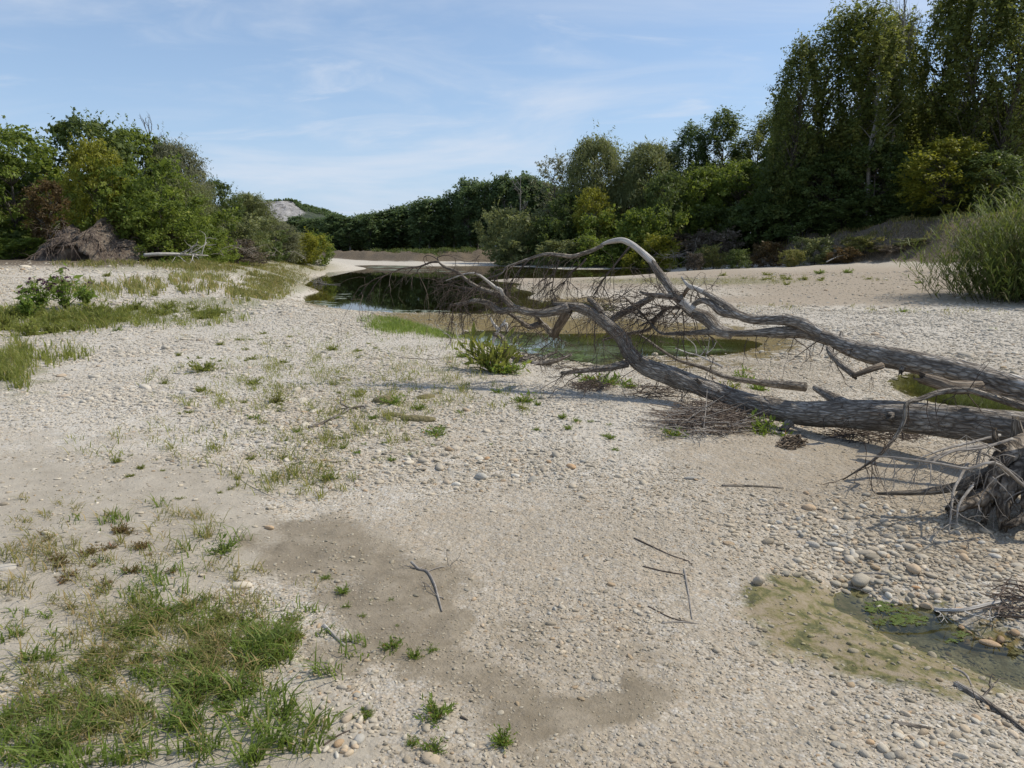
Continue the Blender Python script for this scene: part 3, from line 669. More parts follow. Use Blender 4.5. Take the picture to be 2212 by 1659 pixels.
MOSS, t_ = mat_new('mossy_mud')
o_ = N(t_, 'ShaderNodeOutputMaterial'); b_ = N(t_, 'ShaderNodeBsdfPrincipled', _Roughness=0.95); L(t_, b_.outputs[0], o_.inputs[0])
g_ = N(t_, 'ShaderNodeNewGeometry'); n_ = N(t_, 'ShaderNodeTexNoise', _Scale=40, _Detail=6); L(t_, g_.outputs['Position'], n_.inputs['Vector'])
L(t_, ramp(t_, [(0.3, (0.12, 0.10, 0.045)), (0.7, (0.24, 0.205, 0.10))], n_.outputs['Fac']).outputs[0], b_.inputs['Base Color'])
bp_ = N(t_, 'ShaderNodeBump', _Strength=0.8, _Distance=0.03); L(t_, n_.outputs['Fac'], bp_.inputs['Height']); L(t_, bp_.outputs[0], b_.inputs['Normal'])
for u, v, s, q, lb in ((828, 868, 0.27, (1.1, .9, .7), 'domed olive mossy boulder with grass growing on its right side'), (916, 860, 0.19, (1.25, .9, .55), 'small smooth olive boulder alone on the gravel'),
                       (852, 897, 0.22, (1.3, .8, .35), 'flat olive mossy stone below the domed boulder'), (908, 908, 0.27, (1.3, .9, .45), 'low mossy boulder behind the bright grass tuft')):
    me = COBP[int(rng.integers(6))].copy(); me.materials.clear(); me.materials.append(MOSS)
    x, y, z = gpt(u, v); o = link('mossy_boulder', me); o.location = (x, y, z + 0.03 * s); o.scale = (s * q[0], s * q[1], s * q[2]); o.rotation_euler = (0, 0, rng.uniform(-.5, .5))
    tag(o, lb, 'boulder')
ZONES = [(1850, 1150, 190, 60, 62, 0.0400, 'cobble between the root stump and the green puddle', 'cobbles between the stump and the puddle'),
         (1700, 1110, 110, 50, 26, 0.0368, 'cobble on the open gravel left of the root stump', 'cobbles left of the root stump'),
         (2080, 1215, 130, 50, 34, 0.0400, 'cobble in the shade of the root stump', 'cobbles in the stump shade'),
         (1990, 1290, 150, 30, 30, 0.0352, 'damp cobble along the upper rim of the green puddle', 'cobbles rimming the puddle'),
         (1840, 1400, 170, 50, 20, 0.0256, 'small stone sunk in the green algae mud', 'stones in the algae mud'),
         (2000, 1590, 190, 60, 34, 0.0288, 'stone on the gravel below the green puddle', 'stones below the puddle'),
         (1000, 1005, 270, 45, 44, 0.0480, 'flat cobble in the band of cobbles above the wet silt', 'cobbles above the wet silt'),
         (2120, 1372, 80, 22, 14, 0.030, 'rusty wet stone at the right end of the green puddle', 'rusty stones in the puddle'),
         (740, 1560, 70, 80, 24, 0.0272, 'stone among the weeds at the bottom of the gravel', 'stones among the lower weeds'),
         (1200, 1330, 200, 110, 24, 0.0240, 'rounded pebble on the gritty gravel beside the wet silt', 'pebbles beside the wet silt')]
NAMES = ['pale', 'buff', 'grey', 'ochre']
for cu, cv, ru, rv, n, size, lb, grp in ZONES:
    A_, Q_ = rng.uniform(0, 6.283, n), np.sqrt(rng.uniform(0, 1, n))
    PX = np.stack(gpts(cu + ru * Q_ * np.cos(A_), cv + rv * Q_ * np.sin(A_)), -1)
    for k in range(n):
        tn = NAMES[rng.choice(4, p=[.5, .28, .18, .04])]
        if 'algae' in lb: tn = 'olive'
        if 'rusty' in lb: tn = 'rust'
        cobble(0, 0, size * float(np.exp(rng.normal(0, 0.25))), tn, ('' if tn in ('olive', 'rust') else tn + ' ') + lb, (('' if tn in ('olive', 'rust') else tn + ' ') + grp), p=PX[k])

# ------------------------------------------------------------------ trees
def unit(v): return v / (np.linalg.norm(v, axis=-1, keepdims=True) + 1e-9)
def leaf_quads(C, size, rg, shade, thin=0.55, droop=0.0, outward=None):
    n = len(C)
    nrm = rg.normal(size=(n, 3)); nrm[:, 2] = np.abs(nrm[:, 2]) * 1.0 + 0.35
    if outward is not None: nrm = nrm + outward * 0.6
    nrm = unit(nrm)
    a = rg.normal(size=(n, 3)); a[:, 2] -= droop * 3; a = unit(a - nrm * (a * nrm).sum(1, keepdims=True)); b = np.cross(nrm, a)
    s = (size * np.exp(rg.normal(-0.05, 0.42, n)))[:, None]
    V = np.stack([C - a * s * 0.5, C + b * s * 0.5 * thin - a * s * 0.06, C + a * s * 0.5, C - b * s * 0.5 * thin - a * s * 0.06], 1).reshape(-1, 3)
    q = np.arange(n * 4).reshape(-1, 4)
    return V, q, np.repeat(shade, 4)
PROFILE = {
    'poplar': lambda t: np.interp(t, [0, .12, .3, .55, .8, 1], [.25, .55, .85, 1.0, .75, .22]),
    'round': lambda t: np.interp(t, [0, .15, .4, .65, .85, 1], [.45, .8, 1.0, .95, .7, .25]),
    'bush': lambda t: np.interp(t, [0, .2, .5, .8, 1], [.75, 1.0, .95, .7, .3]),
    'slope': lambda t: np.interp(t, [0, .2, .5, .8, 1], [1.0, .95, .75, .5, .15]),
}
class TreeProto: pass
def make_tree(seed, H, W, base, prof, nclump, per, leaf, cr, thin=0.55, droop=0.0, rise=0.6, stems=1, tr=0.03, sparse=0.0, tallc=0.72):
    """H high, W wide; the crown starts at base*H. Leaves sit in clumps carried by limbs."""
    rg = np.random.default_rng(seed); T = Tubes(); C = []; O = []; S = []
    f = PROFILE[prof]
    heads = []
    for s in range(stems):
        a = rg.uniform(0, 6.283); lean = (0.0 if stems == 1 else 0.3 * W) ; ox, oy = lean * math.cos(a), lean * math.sin(a)
        p = [np.array([ox * 0.15, oy * 0.15, -0.4])]
        for i in range(1, 6):
            t = i / 5; p.append(np.array([ox * t + rg.normal(0, .018 * H) * (i > 1), oy * t + rg.normal(0, .018 * H) * (i > 1), H * 0.93 * t * (1 if stems == 1 else rg.uniform(.8, 1))]))
        p = T.add(p, [tr * H * k for k in (1.25, 1, .75, .5, .22, .06)], 8, 14, 0.12, seed + s)
        heads.append(p)
    nl = max(8, int(nclump * 0.55))
    lobes = rg.uniform(0.72, 1.18, 12)
    for i in range(nclump):
        hp = heads[i % stems]
        t = ((i + rg.uniform(0, 1)) / nclump) ** 0.9
        if rg.uniform() < sparse: continue
        zc = H * (base + (1 - base) * t * 0.97)
        az = i * 2.399963 + rg.normal(0, 0.35)
        lob = lobes[int((az % 6.283) / 6.283 * 6) + 6 * (t > 0.5)]
        rad = W * 0.5 * f(np.array(t)) * lob * rg.uniform(0.45, 1.0) ** 0.6
        k = min(len(hp) - 1, int(np.searchsorted(hp[:, 2], zc))); ax = hp[k]
        c = np.array([ax[0] + rad * math.cos(az), ax[1] + rad * math.sin(az), zc])
        crr = cr * rg.uniform(0.65, 1.3)
        if i % 2 == 0 or rad > 0.3 * W:
            zs = max(H * base * 0.75, zc - rad * rise * rg.uniform(0.8, 1.3)); ks = min(len(hp) - 1, int(np.searchsorted(hp[:, 2], zs))); st = hp[ks]
            mid = st * 0.45 + c * 0.55 + np.array([0, 0, 0.06 * rad])
            T.add([st, mid, c], [tr * H * .28, tr * H * .16, tr * H * .04], 5, 6, 0, 0, cap=False)
        m = int(per * rg.uniform(0.6, 1.35))
        d = unit(rg.normal(size=(m, 3))); rr = rg.uniform(0, 1, m) ** 0.45
        q = d * rr[:, None] * crr; q[:, 2] *= tallc; q[:, :2] *= (1.0 if tallc < 1 else 0.7)
        if droop > 0: q[:, 2] -= droop * crr * rg.uniform(0, 1.6, m) * rr
        for _ in range(3):                      # loose sprays reaching out of the clump
            sd_ = unit(np.array([math.cos(az) + rg.normal(0, .7), math.sin(az) + rg.normal(0, .7), rg.normal(.35, .6) - droop])); k_ = int(rg.integers(7, 15)); tt = np.linspace(.5, 1.0, k_)[:, None] * rg.uniform(1.1, 1.9)
            q = np.vstack([q, sd_ * tt * crr + rg.normal(0, .06 * crr, (k_, 3))]); d = np.vstack([d, np.repeat(sd_[None], k_, 0)]); m += k_
        C.append(c + q); O.append(d); S.append(np.clip(rg.normal(0.42, 0.16) + rg.normal(0, 0.2, m), 0, 1))
    C = np.vstack(C); O = np.vstack(O); S = np.concatenate(S)
    V, q, sh = leaf_quads(C, leaf, rg, S, thin, droop, O)
    P_ = TreeProto(); P_.H, P_.W = H, W
    P_.trunk = T.mesh('trunk'); P_.crown = build_mesh('crown', V, [q], False, None, {'shade': sh})
    P_.trunk.materials.append(TRUNK); P_.crown.materials.append(LEAF['green'])
    return P_
PR = dict(
    poplar1=make_tree(1, 26, 9.5, .16, 'poplar', 140, 180, .28, 1.3, rise=1.3, tr=.012, tallc=1.7, sparse=.1),
    poplar2=make_tree(2, 26, 8.0, .22, 'poplar', 130, 180, .29, 1.2, rise=1.4, tr=.011, sparse=.18, tallc=1.8),
    poplar3=make_tree(3, 26, 11.0, .12, 'poplar', 150, 180, .28, 1.4, rise=1.2, tr=.012, sparse=.12, tallc=1.7),
    slender=make_tree(16, 26, 6.0, .30, 'poplar', 64, 150, .29, 1.0, rise=1.5, tr=.0085, sparse=.15, tallc=1.8),
    far1=make_tree(4, 12, 4.6, .10, 'poplar', 80, 80, .30, .85, rise=1.1, tr=.012),
    far2=make_tree(5, 12, 4.2, .18, 'round', 76, 80, .30, .85, rise=1.2, tr=.011),
    far3=make_tree(6, 12, 5.0, .06, 'poplar', 90, 80, .30, .9, rise=1.2, tr=.012),
    willow1=make_tree(7, 13, 12, .05, 'round', 230, 190, .34, 1.35, thin=.28, droop=.5, tr=.022),
    willow2=make_tree(8, 13, 11, .04, 'round', 220, 190, .34, 1.35, thin=.28, droop=.4, tr=.022, stems=2),
    airy=make_tree(9, 13, 8, .22, 'round', 70, 60, .30, .9, thin=.4, droop=.2, tr=.016, sparse=.15),
    leafy1=make_tree(10, 10, 8, .10, 'round', 120, 110, .24, .85, tr=.018),
    leafy2=make_tree(11, 10, 7, .18, 'round', 100, 110, .24, .80, tr=.016, rise=.8),
    slope1=make_tree(12, 8, 9, .02, 'slope', 130, 110, .22, .8, tr=.012, stems=3, droop=.2),
    bush1=make_tree(13, 4, 5, .03, 'bush', 70, 100, .19, .62, tr=.012, stems=3),
    bush2=make_tree(14, 4, 5.4, .02, 'slope', 76, 100, .19, .6, tr=.012, stems=4),
    bush3=make_tree(15, 4, 4.4, .05, 'round', 60, 100, .19, .6, tr=.012, stems=2),
)
def make_dead(seed, H, W, n):
    rg = np.random.default_rng(seed); T = Tubes()
    p = T.add([np.array([0, 0, -.3]), np.array([.02 * W, 0, .3 * H]), np.array([-.03 * W, 0.02, .6 * H]), np.array([.03 * W, 0, H])], [.016 * H, .012 * H, .007 * H, .0025 * H], 7, 18, .08, seed)
    def grow(st, d, ln, r, dep):
        pts = [st]; dd = d
        for i in range(4):
            dd = unit(dd + rg.normal(0, .16, 3) + np.array([0, 0, .10])); pts.append(pts[-1] + dd * ln / 4)
        T.add(pts, [r, r * .7, r * .35], 4, 7, cap=False)
        if dep:
            for _ in range(rg.integers(3, 6)):
                k = rg.integers(1, 5); grow(pts[k], unit(dd + rg.normal(0, .55, 3)), ln * rg.uniform(.35, .6), r * .5, dep - 1)
    for i in range(n):
        t = rg.uniform(.28, .97); st = p[int(t * 17)]; az = rg.uniform(0, 6.283)
        grow(st, unit(np.array([math.cos(az), math.sin(az), rg.uniform(.6, 1.5)])), W * .5 * (1.15 - t * .6) * rg.uniform(.6, 1.1), .0045 * H, 2)
    P_ = TreeProto(); P_.H, P_.W = H, W; P_.trunk = T.mesh('trunk'); P_.crown = None; P_.trunk.materials.append(TRUNK); return P_
PR['dead1'] = make_dead(21, 12, 6, 16); PR['dead2'] = make_dead(22, 12, 5, 13)
PLACED = []
def tree(kind, u, vtop, Y, wpx, leaf, label, cat='tree', name='tree', group=None, trunk=None, vbase=None, lean=0.0):
    pr = PR[kind]
    if u > 1440: wpx *= 1.0; Y = Y + 11
    top = at(u, vtop, Y); zb = float(ground_z(np.array([top[0]]), np.array([Y]), False)[0]) if vbase is None else at(u, vbase, Y)[2]
    h = top[2] - zb; s = h / pr.H; ws = wpx / F * Y / pr.W
    e = empty(name, (top[0], Y, zb), rng.uniform(0, 6.283), (ws, ws, s)); 
    if lean: e.rotation_euler = (0, lean, 0)
    tag(e, label, cat, group)
    link('trunk', pr.trunk, trunk or TRUNK, e)
    if pr.crown is not None: link('crown', pr.crown, LEAF[leaf], e)
    return e
G_ = 'green'
# left bank
tree('leafy2', 8, 276, 54, 190, 'green', 'loose leafy tree cut by the left edge, sky showing through', name='leafy_tree')
tree('leafy1', -120, 290, 56, 200, 'dark', 'dark leafy tree at the far left beyond the loose tree', name='leafy_tree')
tree('leafy1', 185, 256, 60, 210, 'dark', 'tallest dark green broadleaf tree on the left bank', name='broadleaf_tree')
tree('leafy2', 195, 305, 49, 120, 'yellow', 'bright yellow-green tree standing before the dark broadleaf tree', name='broadleaf_tree')
tree('leafy1', 280, 275, 63, 160, 'green', 'green tree right of the tallest one on the left bank', name='broadleaf_tree')
tree('dead1', 318, 258, 66, 90, None, 'bare brown dead tree rising above the left bank', name='dead_tree')
tree('willow1', 365, 302, 64, 150, 'greywillow', 'hazy grey-green willow below the bare dead tree', name='willow_tree')
tree('slope1', 300, 345, 50, 210, 'green', 'sprawling vine covered green tree above the root mass', name='vine_tree')
tree('slope1', 345, 420, 49, 190, 'green', 'low sprawling green thicket right of the root mass', cat='shrub', name='thicket')
tree('leafy2', 88, 392, 51, 95, 'rust', 'small rust-brown withered tree with a thin leaning trunk', name='withered_tree', trunk=TRUNKP, lean=.12)
tree('leafy1', 30, 350, 60, 180, 'green', 'leafy tree behind the withered brown tree', name='leafy_tree')
tree('willow2', 400, 385, 62, 130, 'willow', 'olive willow below the hazy one on the left bank', name='willow_tree')
tree('leafy1', 462, 388, 72, 90, 'dark', 'dark tree in the middle of the left bank row', name='leafy_tree')
tree('willow2', 510, 415, 78, 110, 'willow', 'olive willow between the dark tree and the rocky hill', name='willow_tree')
tree('willow1', 535, 438, 88, 80, 'willow', 'olive willow whose crown touches the rocky hill', name='willow_tree')
tree('willow2', 602, 472, 84, 115, 'greywillow', 'round grey-green willow before the far treeline', name='willow_tree')
tree('bush3', 650, 505, 88, 75, 'yellow', 'yellow-green bush at the end of the left bank', cat='bush', name='bush')
tree('bush1', 685, 505, 92, 60, 'green', 'round green bush, last on the left bank by the pool', cat='bush', name='bush')
tree('bush2', 450, 455, 60, 110, 'green', 'green bush under the olive willows of the left bank', cat='bush', name='bush')
tree('bush1', 520, 470, 70, 110, 'willow', 'olive bush in the gap under the left willows', cat='bush', name='bush')
tree('bush2', 575, 500, 76, 90, 'dark', 'dark bush at the foot of the grey-green willow', cat='bush', name='bush')
tree('bush2', 40, 480, 53, 190, 'dark', 'dark bush under the withered brown tree', cat='bush', name='bush')
tree('bush1', -60, 470, 50, 160, 'dark', 'dark bush at the left edge of the left bank', cat='bush', name='bush')
tree('bush1', 120, 455, 58, 170, 'dark', 'dark bush behind the root mass on the left', cat='bush', name='bush')
tree('bush2', 230, 440, 57, 170, 'dark', 'dark bush between the yellow tree and the vine tree', cat='bush', name='bush')
tree('bush2', 30, 515, 49, 140, 'green', 'low green bush left of the root mass', cat='bush', name='bush')
tree('bush3', 335, 495, 51, 120, 'dry', 'dry brown bush right of the root mass', cat='bush', name='dry_bush')
tree('bush2', 420, 500, 56, 130, 'green', 'low green bush above the white driftwood trunk', cat='bush', name='bush')
tree('bush3', 285, 455, 49, 90, 'rust', 'rusty brown bush on the slope above the root mass', cat='bush', name='dry_bush')
tree('bush2', 510, 518, 66, 130, 'dry', 'dry brown brush at the foot of the left willows', cat='bush', name='dry_bush')
# far treeline behind the pool
top_u = [560, 640, 700, 760, 800, 850, 900, 950, 1000, 1050, 1100, 1150, 1200, 1260]
top_v = [480, 474, 468, 464, 470, 450, 440, 426, 398, 386, 382, 386, 400, 400]
ORD = ['first', 'second', 'third', 'fourth', 'fifth', 'sixth', 'seventh', 'eighth', 'ninth', 'tenth', 'eleventh', 'twelfth', 'thirteenth', 'fourteenth', 'fifteenth', 'sixteenth', 'seventeenth', 'eighteenth', 'nineteenth', 'twentieth', 'twenty-first', 'twenty-second', 'twenty-third', 'twenty-fourth', 'twenty-fifth', 'twenty-sixth', 'twenty-seventh', 'twenty-eighth', 'twenty-ninth', 'thirtieth', 'thirty-first', 'thirty-second']
i = 0
for u in np.arange(628, 1190, 18.5):
    uu = u + rng.uniform(-6, 6)
    tree(['far1', 'far2', 'far3'][i % 3], uu, np.interp(uu, top_u, top_v) + rng.uniform(-9, 8), np.interp(uu, [620, 1190], [176, 152]) + rng.uniform(-4, 4), rng.uniform(46, 66), 'far',
         'dark poplar of the far treeline beyond the pool, %s from the hill end' % ORD[i], name='poplar_tree', group='poplars of the far treeline', trunk=TRUNKP)
    i += 1
# right bank, from the willows to the tall poplars
tree('dead2', 1124, 380, 132, 75, None, 'bare white dead tree before the far treeline', name='dead_tree', trunk=TRUNKP)
tree('airy', 1198, 336, 128, 95, 'greywillow', 'sparse grey tree with open crown left of the round willows', name='sparse_tree')
tree('willow1', 1285, 292, 124, 150, 'willow', 'tall round olive willow, left of the pair behind the pool', name='willow_tree')
tree('willow2', 1365, 310, 119, 150, 'willow', 'round olive willow, right of the pair behind the pool', name='willow_tree')
tree('leafy2', 1284, 408, 112, 80, 'yellow', 'small bright green tree before the round willows', name='leafy_tree', trunk=TRUNKP)
tree('poplar2', 1490, 270, 108, 95, 'far', 'pale open poplar, leftmost of the mid-sized poplars', name='poplar_tree', trunk=TRUNKP)
tree('poplar1', 1562, 243, 106, 130, 'dark', 'mid-sized dark poplar beside the pale open one', name='poplar_tree')
tree('poplar3', 1645, 247, 104, 140, 'poplar', 'mid-sized poplar next to the tall dark group', name='poplar_tree')
tree('poplar1', 1735, 88, 86, 125, 'poplar', 'tall poplar forming the left flank of the tall group', name='poplar_tree')
tree('poplar3', 1805, 36, 88, 170, 'poplar', 'broad tall poplar, biggest crown of the tall group', name='poplar_tree')
tree('poplar2', 1880, 8, 84, 150, 'poplar', 'tall poplar with a slender visible trunk in the tall group', name='poplar_tree', trunk=TRUNKP)
tree('poplar2', 1945, 40, 90, 140, 'poplar', 'tall poplar behind the bare topped one', name='poplar_tree')
tree('dead1', 1962, -70, 84, 120, None, 'bare topped dead poplar reaching above the picture', name='dead_tree', trunk=TRUNKP)
tree('poplar1', 2062, -30, 84, 140, 'poplar', 'tall poplar right of the sky gap', name='poplar_tree')
tree('poplar2', 2130, -60, 80, 160, 'poplar', 'tall poplar at the right with a leaning pale trunk', name='poplar_tree', trunk=TRUNKP)
tree('poplar3', 2210, -80, 78, 190, 'poplar', 'tall poplar cut by the right edge of the photo', name='poplar_tree')
tree('poplar3', 2320, -60, 80, 200, 'poplar', 'tall poplar just outside the right edge', name='poplar_tree')
tree('slender', 1908, 22, 80, 120, 'poplar', 'slender poplar with a pale trunk in the middle of the tall group', name='poplar_tree', trunk=TRUNKP)
tree('poplar2', 2010, 190, 95, 130, 'dark', 'shorter dark poplar in the sky gap of the tall group', name='poplar_tree')
tree('leafy1', 2050, 300, 73, 170, 'yellow', 'bright green maple like tree in front of the tall poplars', name='maple_tree')
tree('leafy2', 2150, 330, 70, 150, 'dark', 'dark leafy tree behind the reed thicket', name='leafy_tree')
tree('poplar3', 1712, 210, 90, 90, 'dark', 'shorter poplar at the left foot of the tall group', name='poplar_tree')
tree('leafy1', 1700, 340, 88, 130, 'dark', 'dark leafy tree under the left flank of the tall poplars', name='leafy_tree')
tree('leafy1', 1800, 330, 84, 150, 'dark', 'dark leafy tree under the broadest tall poplar', name='leafy_tree')
tree('leafy2', 1900, 300, 80, 140, 'dark', 'dark leafy tree around the slender poplar trunk', name='leafy_tree')
tree('leafy1', 1970, 340, 82, 130, 'green', 'leafy tree left of the bright maple like tree', name='leafy_tree')
tree('leafy2', 1600, 350, 96, 130, 'green', 'green leafy tree under the mid-sized poplars', name='leafy_tree')
tree('leafy1', 1520, 360, 100, 130, 'green', 'green leafy tree under the pale open poplar', name='leafy_tree')
tree('leafy1', 1440, 370, 108, 110, 'dark', 'dark leafy tree right of the round willows', name='leafy_tree')
tree('leafy2', 1230, 420, 118, 100, 'dark', 'dark leafy tree under the sparse grey tree', name='leafy_tree')
RB = [(1085, 452, 126, 80, 'willow', 'bush3', 'olive bush at the left end of the right bank'), (1145, 462, 122, 110, 'willow', 'bush1', 'olive bush under the bare white dead tree'),
      (1210, 475, 116, 120, 'dark', 'bush2', 'dark bush between the dead tree and the small bright tree'), (1330, 462, 110, 120, 'green', 'bush1', 'green bush right of the small bright tree'),
      (1410, 455, 104, 130, 'green', 'bush2', 'green bush below the right round willow'), (1490, 440, 98, 130, 'green', 'bush1', 'green bush below the pale open poplar'),
      (1570, 450, 94, 130, 'dark', 'bush2', 'dark bush at the top of the brown bank'), (1650, 440, 90, 130, 'dark', 'bush1', 'dark bush below the mid-sized poplar'),
      (1740, 440, 84, 140, 'dark', 'bush2', 'dark bush under the tall group, above the bank'), (1830, 435, 82, 140, 'dark', 'bush1', 'dark bush right below the broad tall poplar'),
      (1920, 430, 79, 130, 'dark', 'bush2', 'dark bush at the foot of the slender poplar trunk'), (2000, 430, 76, 130, 'dark', 'bush1', 'dark bush left below the bright maple like tree'),
      (2090, 420, 73, 150, 'dark', 'bush2', 'dark bush behind the reeds, below the maple like tree'), (2180, 400, 70, 150, 'dark', 'bush1', 'dark bush behind the reeds at the right edge'),
      (1400, 510, 99, 110, 'yellow', 'bush2', 'yellow-green bush behind the arching bare limb'), (1300, 512, 104, 110, 'green', 'bush2', 'low green bush by the waterside below the small bright tree'),
      (1230, 520, 108, 120, 'willow', 'bush2', 'low olive bush overhanging the far beach'), (1120, 520, 118, 110, 'willow', 'bush2', 'low olive bush at the corner of the far beach'),
      (1490, 505, 92, 120, 'dry', 'bush3', 'grey brushwood at the foot of the right bank'), (1445, 490, 96, 100, 'green', 'bush3', 'leafy bush just right of the arching bare limb'), (1560, 500, 88, 90, 'dry', 'bush1', 'brown brush on the slope of the right bank')]
for u, vt, Y, wp, lf, k, lb in RB: tree(k, u, vt, Y, wp, lf, lb, cat='bush', name='bush')

SB = [(1500, 548, 84, 40, 'dry', 'bush2', 'dry grey shrub at the left end of the bank slope'), (1545, 532, 86, 60, 'drygrass', 'bush1', 'yellowed shrub on the bank slope below the mid-sized poplars'), (1600, 540, 83, 50, 'dark', 'bush2', 'dark low shrub on the bank slope'), (1655, 525, 85, 70, 'rust', 'bush2', 'rust tinted shrub in the middle of the bank slope'),
      (1710, 540, 80, 46, 'drygrass', 'bush3', 'straw coloured shrub low on the bank slope'), (1760, 515, 82, 80, 'willow', 'bush2', 'olive shrub high on the bank slope'), (1815, 535, 79, 56, 'rust', 'bush1', 'orange-brown shrub above the sand bar'), (1870, 512, 80, 80, 'drygrass', 'bush2', 'yellow-green shrub at the top of the bank slope'),
      (1925, 530, 77, 50, 'dry', 'bush1', 'grey-brown shrub on the right part of the bank slope'), (1975, 515, 77, 70, 'willow', 'bush2', 'olive shrub where the bank slope meets the reeds')]
for u, vt, Y, wp, lf, k, lb in SB: tree(k, u, vt, Y - 11, wp, lf, lb, cat='shrub', name='shrub')
# the mass of the woods behind, which reads as one
def wood(name, spec, leaf, size, label):
    V = []; Qd = []; Sh = []; n0 = 0
    rg = np.random.default_rng(5)
    for u0, u1, v0a, v0b, Y0, Y1, n in spec:
        t = rg.uniform(0, 1, n); u = u0 + (u1 - u0) * t; Y = Y0 + (Y1 - Y0) * t + rg.uniform(0, 10, n)
        vt = v0a + (v0b - v0a) * t + fbm(u / 30, u * 0, 4, 3) * 60
        up_ = (CY - vt) / F; dY_ = cp + sp_ * up_; ztop = CAMZ + (-sp_ + cp * up_) / dY_ * Y; x = (u - CX) / F / dY_ * Y
        zb = 0.5; z = zb + (ztop - zb) * rg.uniform(0, 1, n)
        v_, q_, s_ = leaf_quads(np.stack([x, Y, z], -1), size, rg, np.clip(rg.normal(.35, .2, n), 0, 1), .7)
        V.append(v_); Qd.append(q_ + n0); Sh.append(s_); n0 += len(v_)
    o = link(name, build_mesh(name, np.vstack(V), [np.vstack(Qd)], False, None, {'shade': np.concatenate(Sh)}), LEAF[leaf])
    return tag(o, label, kind='stuff')
wood('woods', [(640, 1250, 500, 425, 190, 168, 26000), (1150, 1700, 420, 330, 150, 118, 22000), (1650, 2330, 300, 210, 105, 98, 30000), (-200, 440, 400, 400, 74, 74, 16000), (430, 560, 440, 470, 95, 112, 5000)], 'dark', 0.75, 'dense dark woodland behind the river bank trees')

# ------------------------------------------------------------------ far hill
def hill():
    Y0 = 900.0
    us = np.linspace(430, 800, 150); 
    ridge = np.interp(us, [430, 500, 545, 572, 599, 625, 640, 658, 690, 709, 725, 760, 800], [470, 452, 441, 437.5, 436.5, 435.5, 438, 446, 453, 459, 465, 480, 500])
    ridge = ridge + fbm(us / 9, us * 0, 5, 3) * 2.0
    X = np.array([at(u, 500, Y0)[0] for u in us]); Zt = np.array([at(u, v, Y0)[2] for u, v in zip(us, ridge)])
    nd = 60; d = np.linspace(-1, 1, nd)
    V = np.zeros((nd, len(us), 3)); rock = np.zeros((nd, len(us)))
    for k, dd in enumerate(d):
        prof = np.where(dd < 0, 1 - (abs(dd)) ** 1.35, 1 - dd * dd)
        z = Zt * prof + 1
        ru = fbm(X / 9, X * 0 + dd * 9, 8, 4) * 9 * (dd < 0)
        V[k] = np.stack([X, np.full(len(us), Y0 + dd * 130) + ru * 3, z + ru * 0.8 * min(1, abs(dd) * 4)], -1)
        edge = np.interp(us, [545, 565, 625, 640, 655, 672, 676], [.0, .9, .9, .72, .45, .12, 0]) 
        right = 1 - sstep(-0.10, 0.02, us * 0 + (-(abs(dd))) - (-1) * 0) if False else 1
        lim = np.interp(us, [560, 600, 625, 640, 655, 666, 676], [0.012, 0.008, 0.01, 0.025, 0.07, 0.13, 0.22])
        rock[k] = (dd < 0) * sstep(0, 0.03, abs(dd) - lim + fbm(X / 6, X * 0 + dd * 12, 4, 3) * 0.05) * sstep(540, 566, us) * (1 - sstep(672, 682, us))
    n = len(us); i, j = np.meshgrid(np.arange(nd - 1), np.arange(n - 1), indexing='ij'); a = i * n + j
    m, t = mat_new('hill_rock'); o = N(t, 'ShaderNodeOutputMaterial'); b = N(t, 'ShaderNodeBsdfPrincipled', _Roughness=0.95); L(t, b.outputs[0], o.inputs[0])
    A = N(t, 'ShaderNodeAttribute', attribute_name='rock'); g = N(t, 'ShaderNodeNewGeometry')
    mp = N(t, 'ShaderNodeMapping'); mp.inputs['Scale'].default_value = (1, 1, 0.35); L(t, g.outputs['Position'], mp.inputs[0])
    nz = N(t, 'ShaderNodeTexNoise', _Scale=0.13, _Detail=9, _Roughness=0.75); L(t, mp.outputs[0], nz.inputs['Vector'])
    rc = ramp(t, [(0.36, (0.12, 0.115, 0.11)), (0.46, (0.33, 0.315, 0.30)), (0.62, (0.50, 0.48, 0.46))], nz.outputs['Fac']).outputs[0]
    gc = ramp(t, [(0.35, (0.03, 0.05, 0.03)), (0.65, (0.10, 0.115, 0.065))], nz.outputs['Fac']).outputs[0]
    L(t, mix(t, A.outputs['Fac'], gc, rc), b.inputs['Base Color'])
    bp = N(t, 'ShaderNodeBump', _Strength=1.0, _Distance=5.0); L(t, nz.outputs['Fac'], bp.inputs['Height']); L(t, bp.outputs[0], b.inputs['Normal'])
    o = link('hill', build_mesh('hill', V.reshape(-1, 3), [np.stack([a, a + 1, a + n + 1, a + n], -1).reshape(-1, 4)], True, None, {'rock': rock.ravel()}), m)
    tag(o, 'distant grey limestone hill with a wooded ridge', kind='structure')
    rg = np.random.default_rng(3); C = []
    for k in range(260):
        u = rg.choice([rg.uniform(632, 740), rg.uniform(632, 740), rg.uniform(545, 632)], p=[.5, .35, .15]); z = np.interp(u, us, Zt); x = np.interp(u, us, X); dd = rg.uniform(-.22, .05) if u > 640 else rg.uniform(-.03, .03)
        if u > 640 and u < 676: dd = rg.uniform(-np.interp(u, [640, 676], [.04, .25]), .05)
        zz = z * (1 - abs(dd) ** 1.35); s = rg.uniform(1.2, 2.6); q = unit(rg.normal(size=(24, 3))) * s * rg.uniform(.3, 1, (24, 1)); C.append(q + np.array([x, Y0 + dd * 130, zz + s * .9]))
    C = np.vstack(C); v_, q_, s_ = leaf_quads(C, 1.5, rg, np.clip(rg.normal(.4, .2, len(C)), 0, 1), .8)
    tag(link('ridge_trees', build_mesh('ridge_trees', v_, [q_], False, None, {'shade': s_}), LEAF['far']), 'small dark trees along the ridge of the distant hill', kind='stuff')
hill()

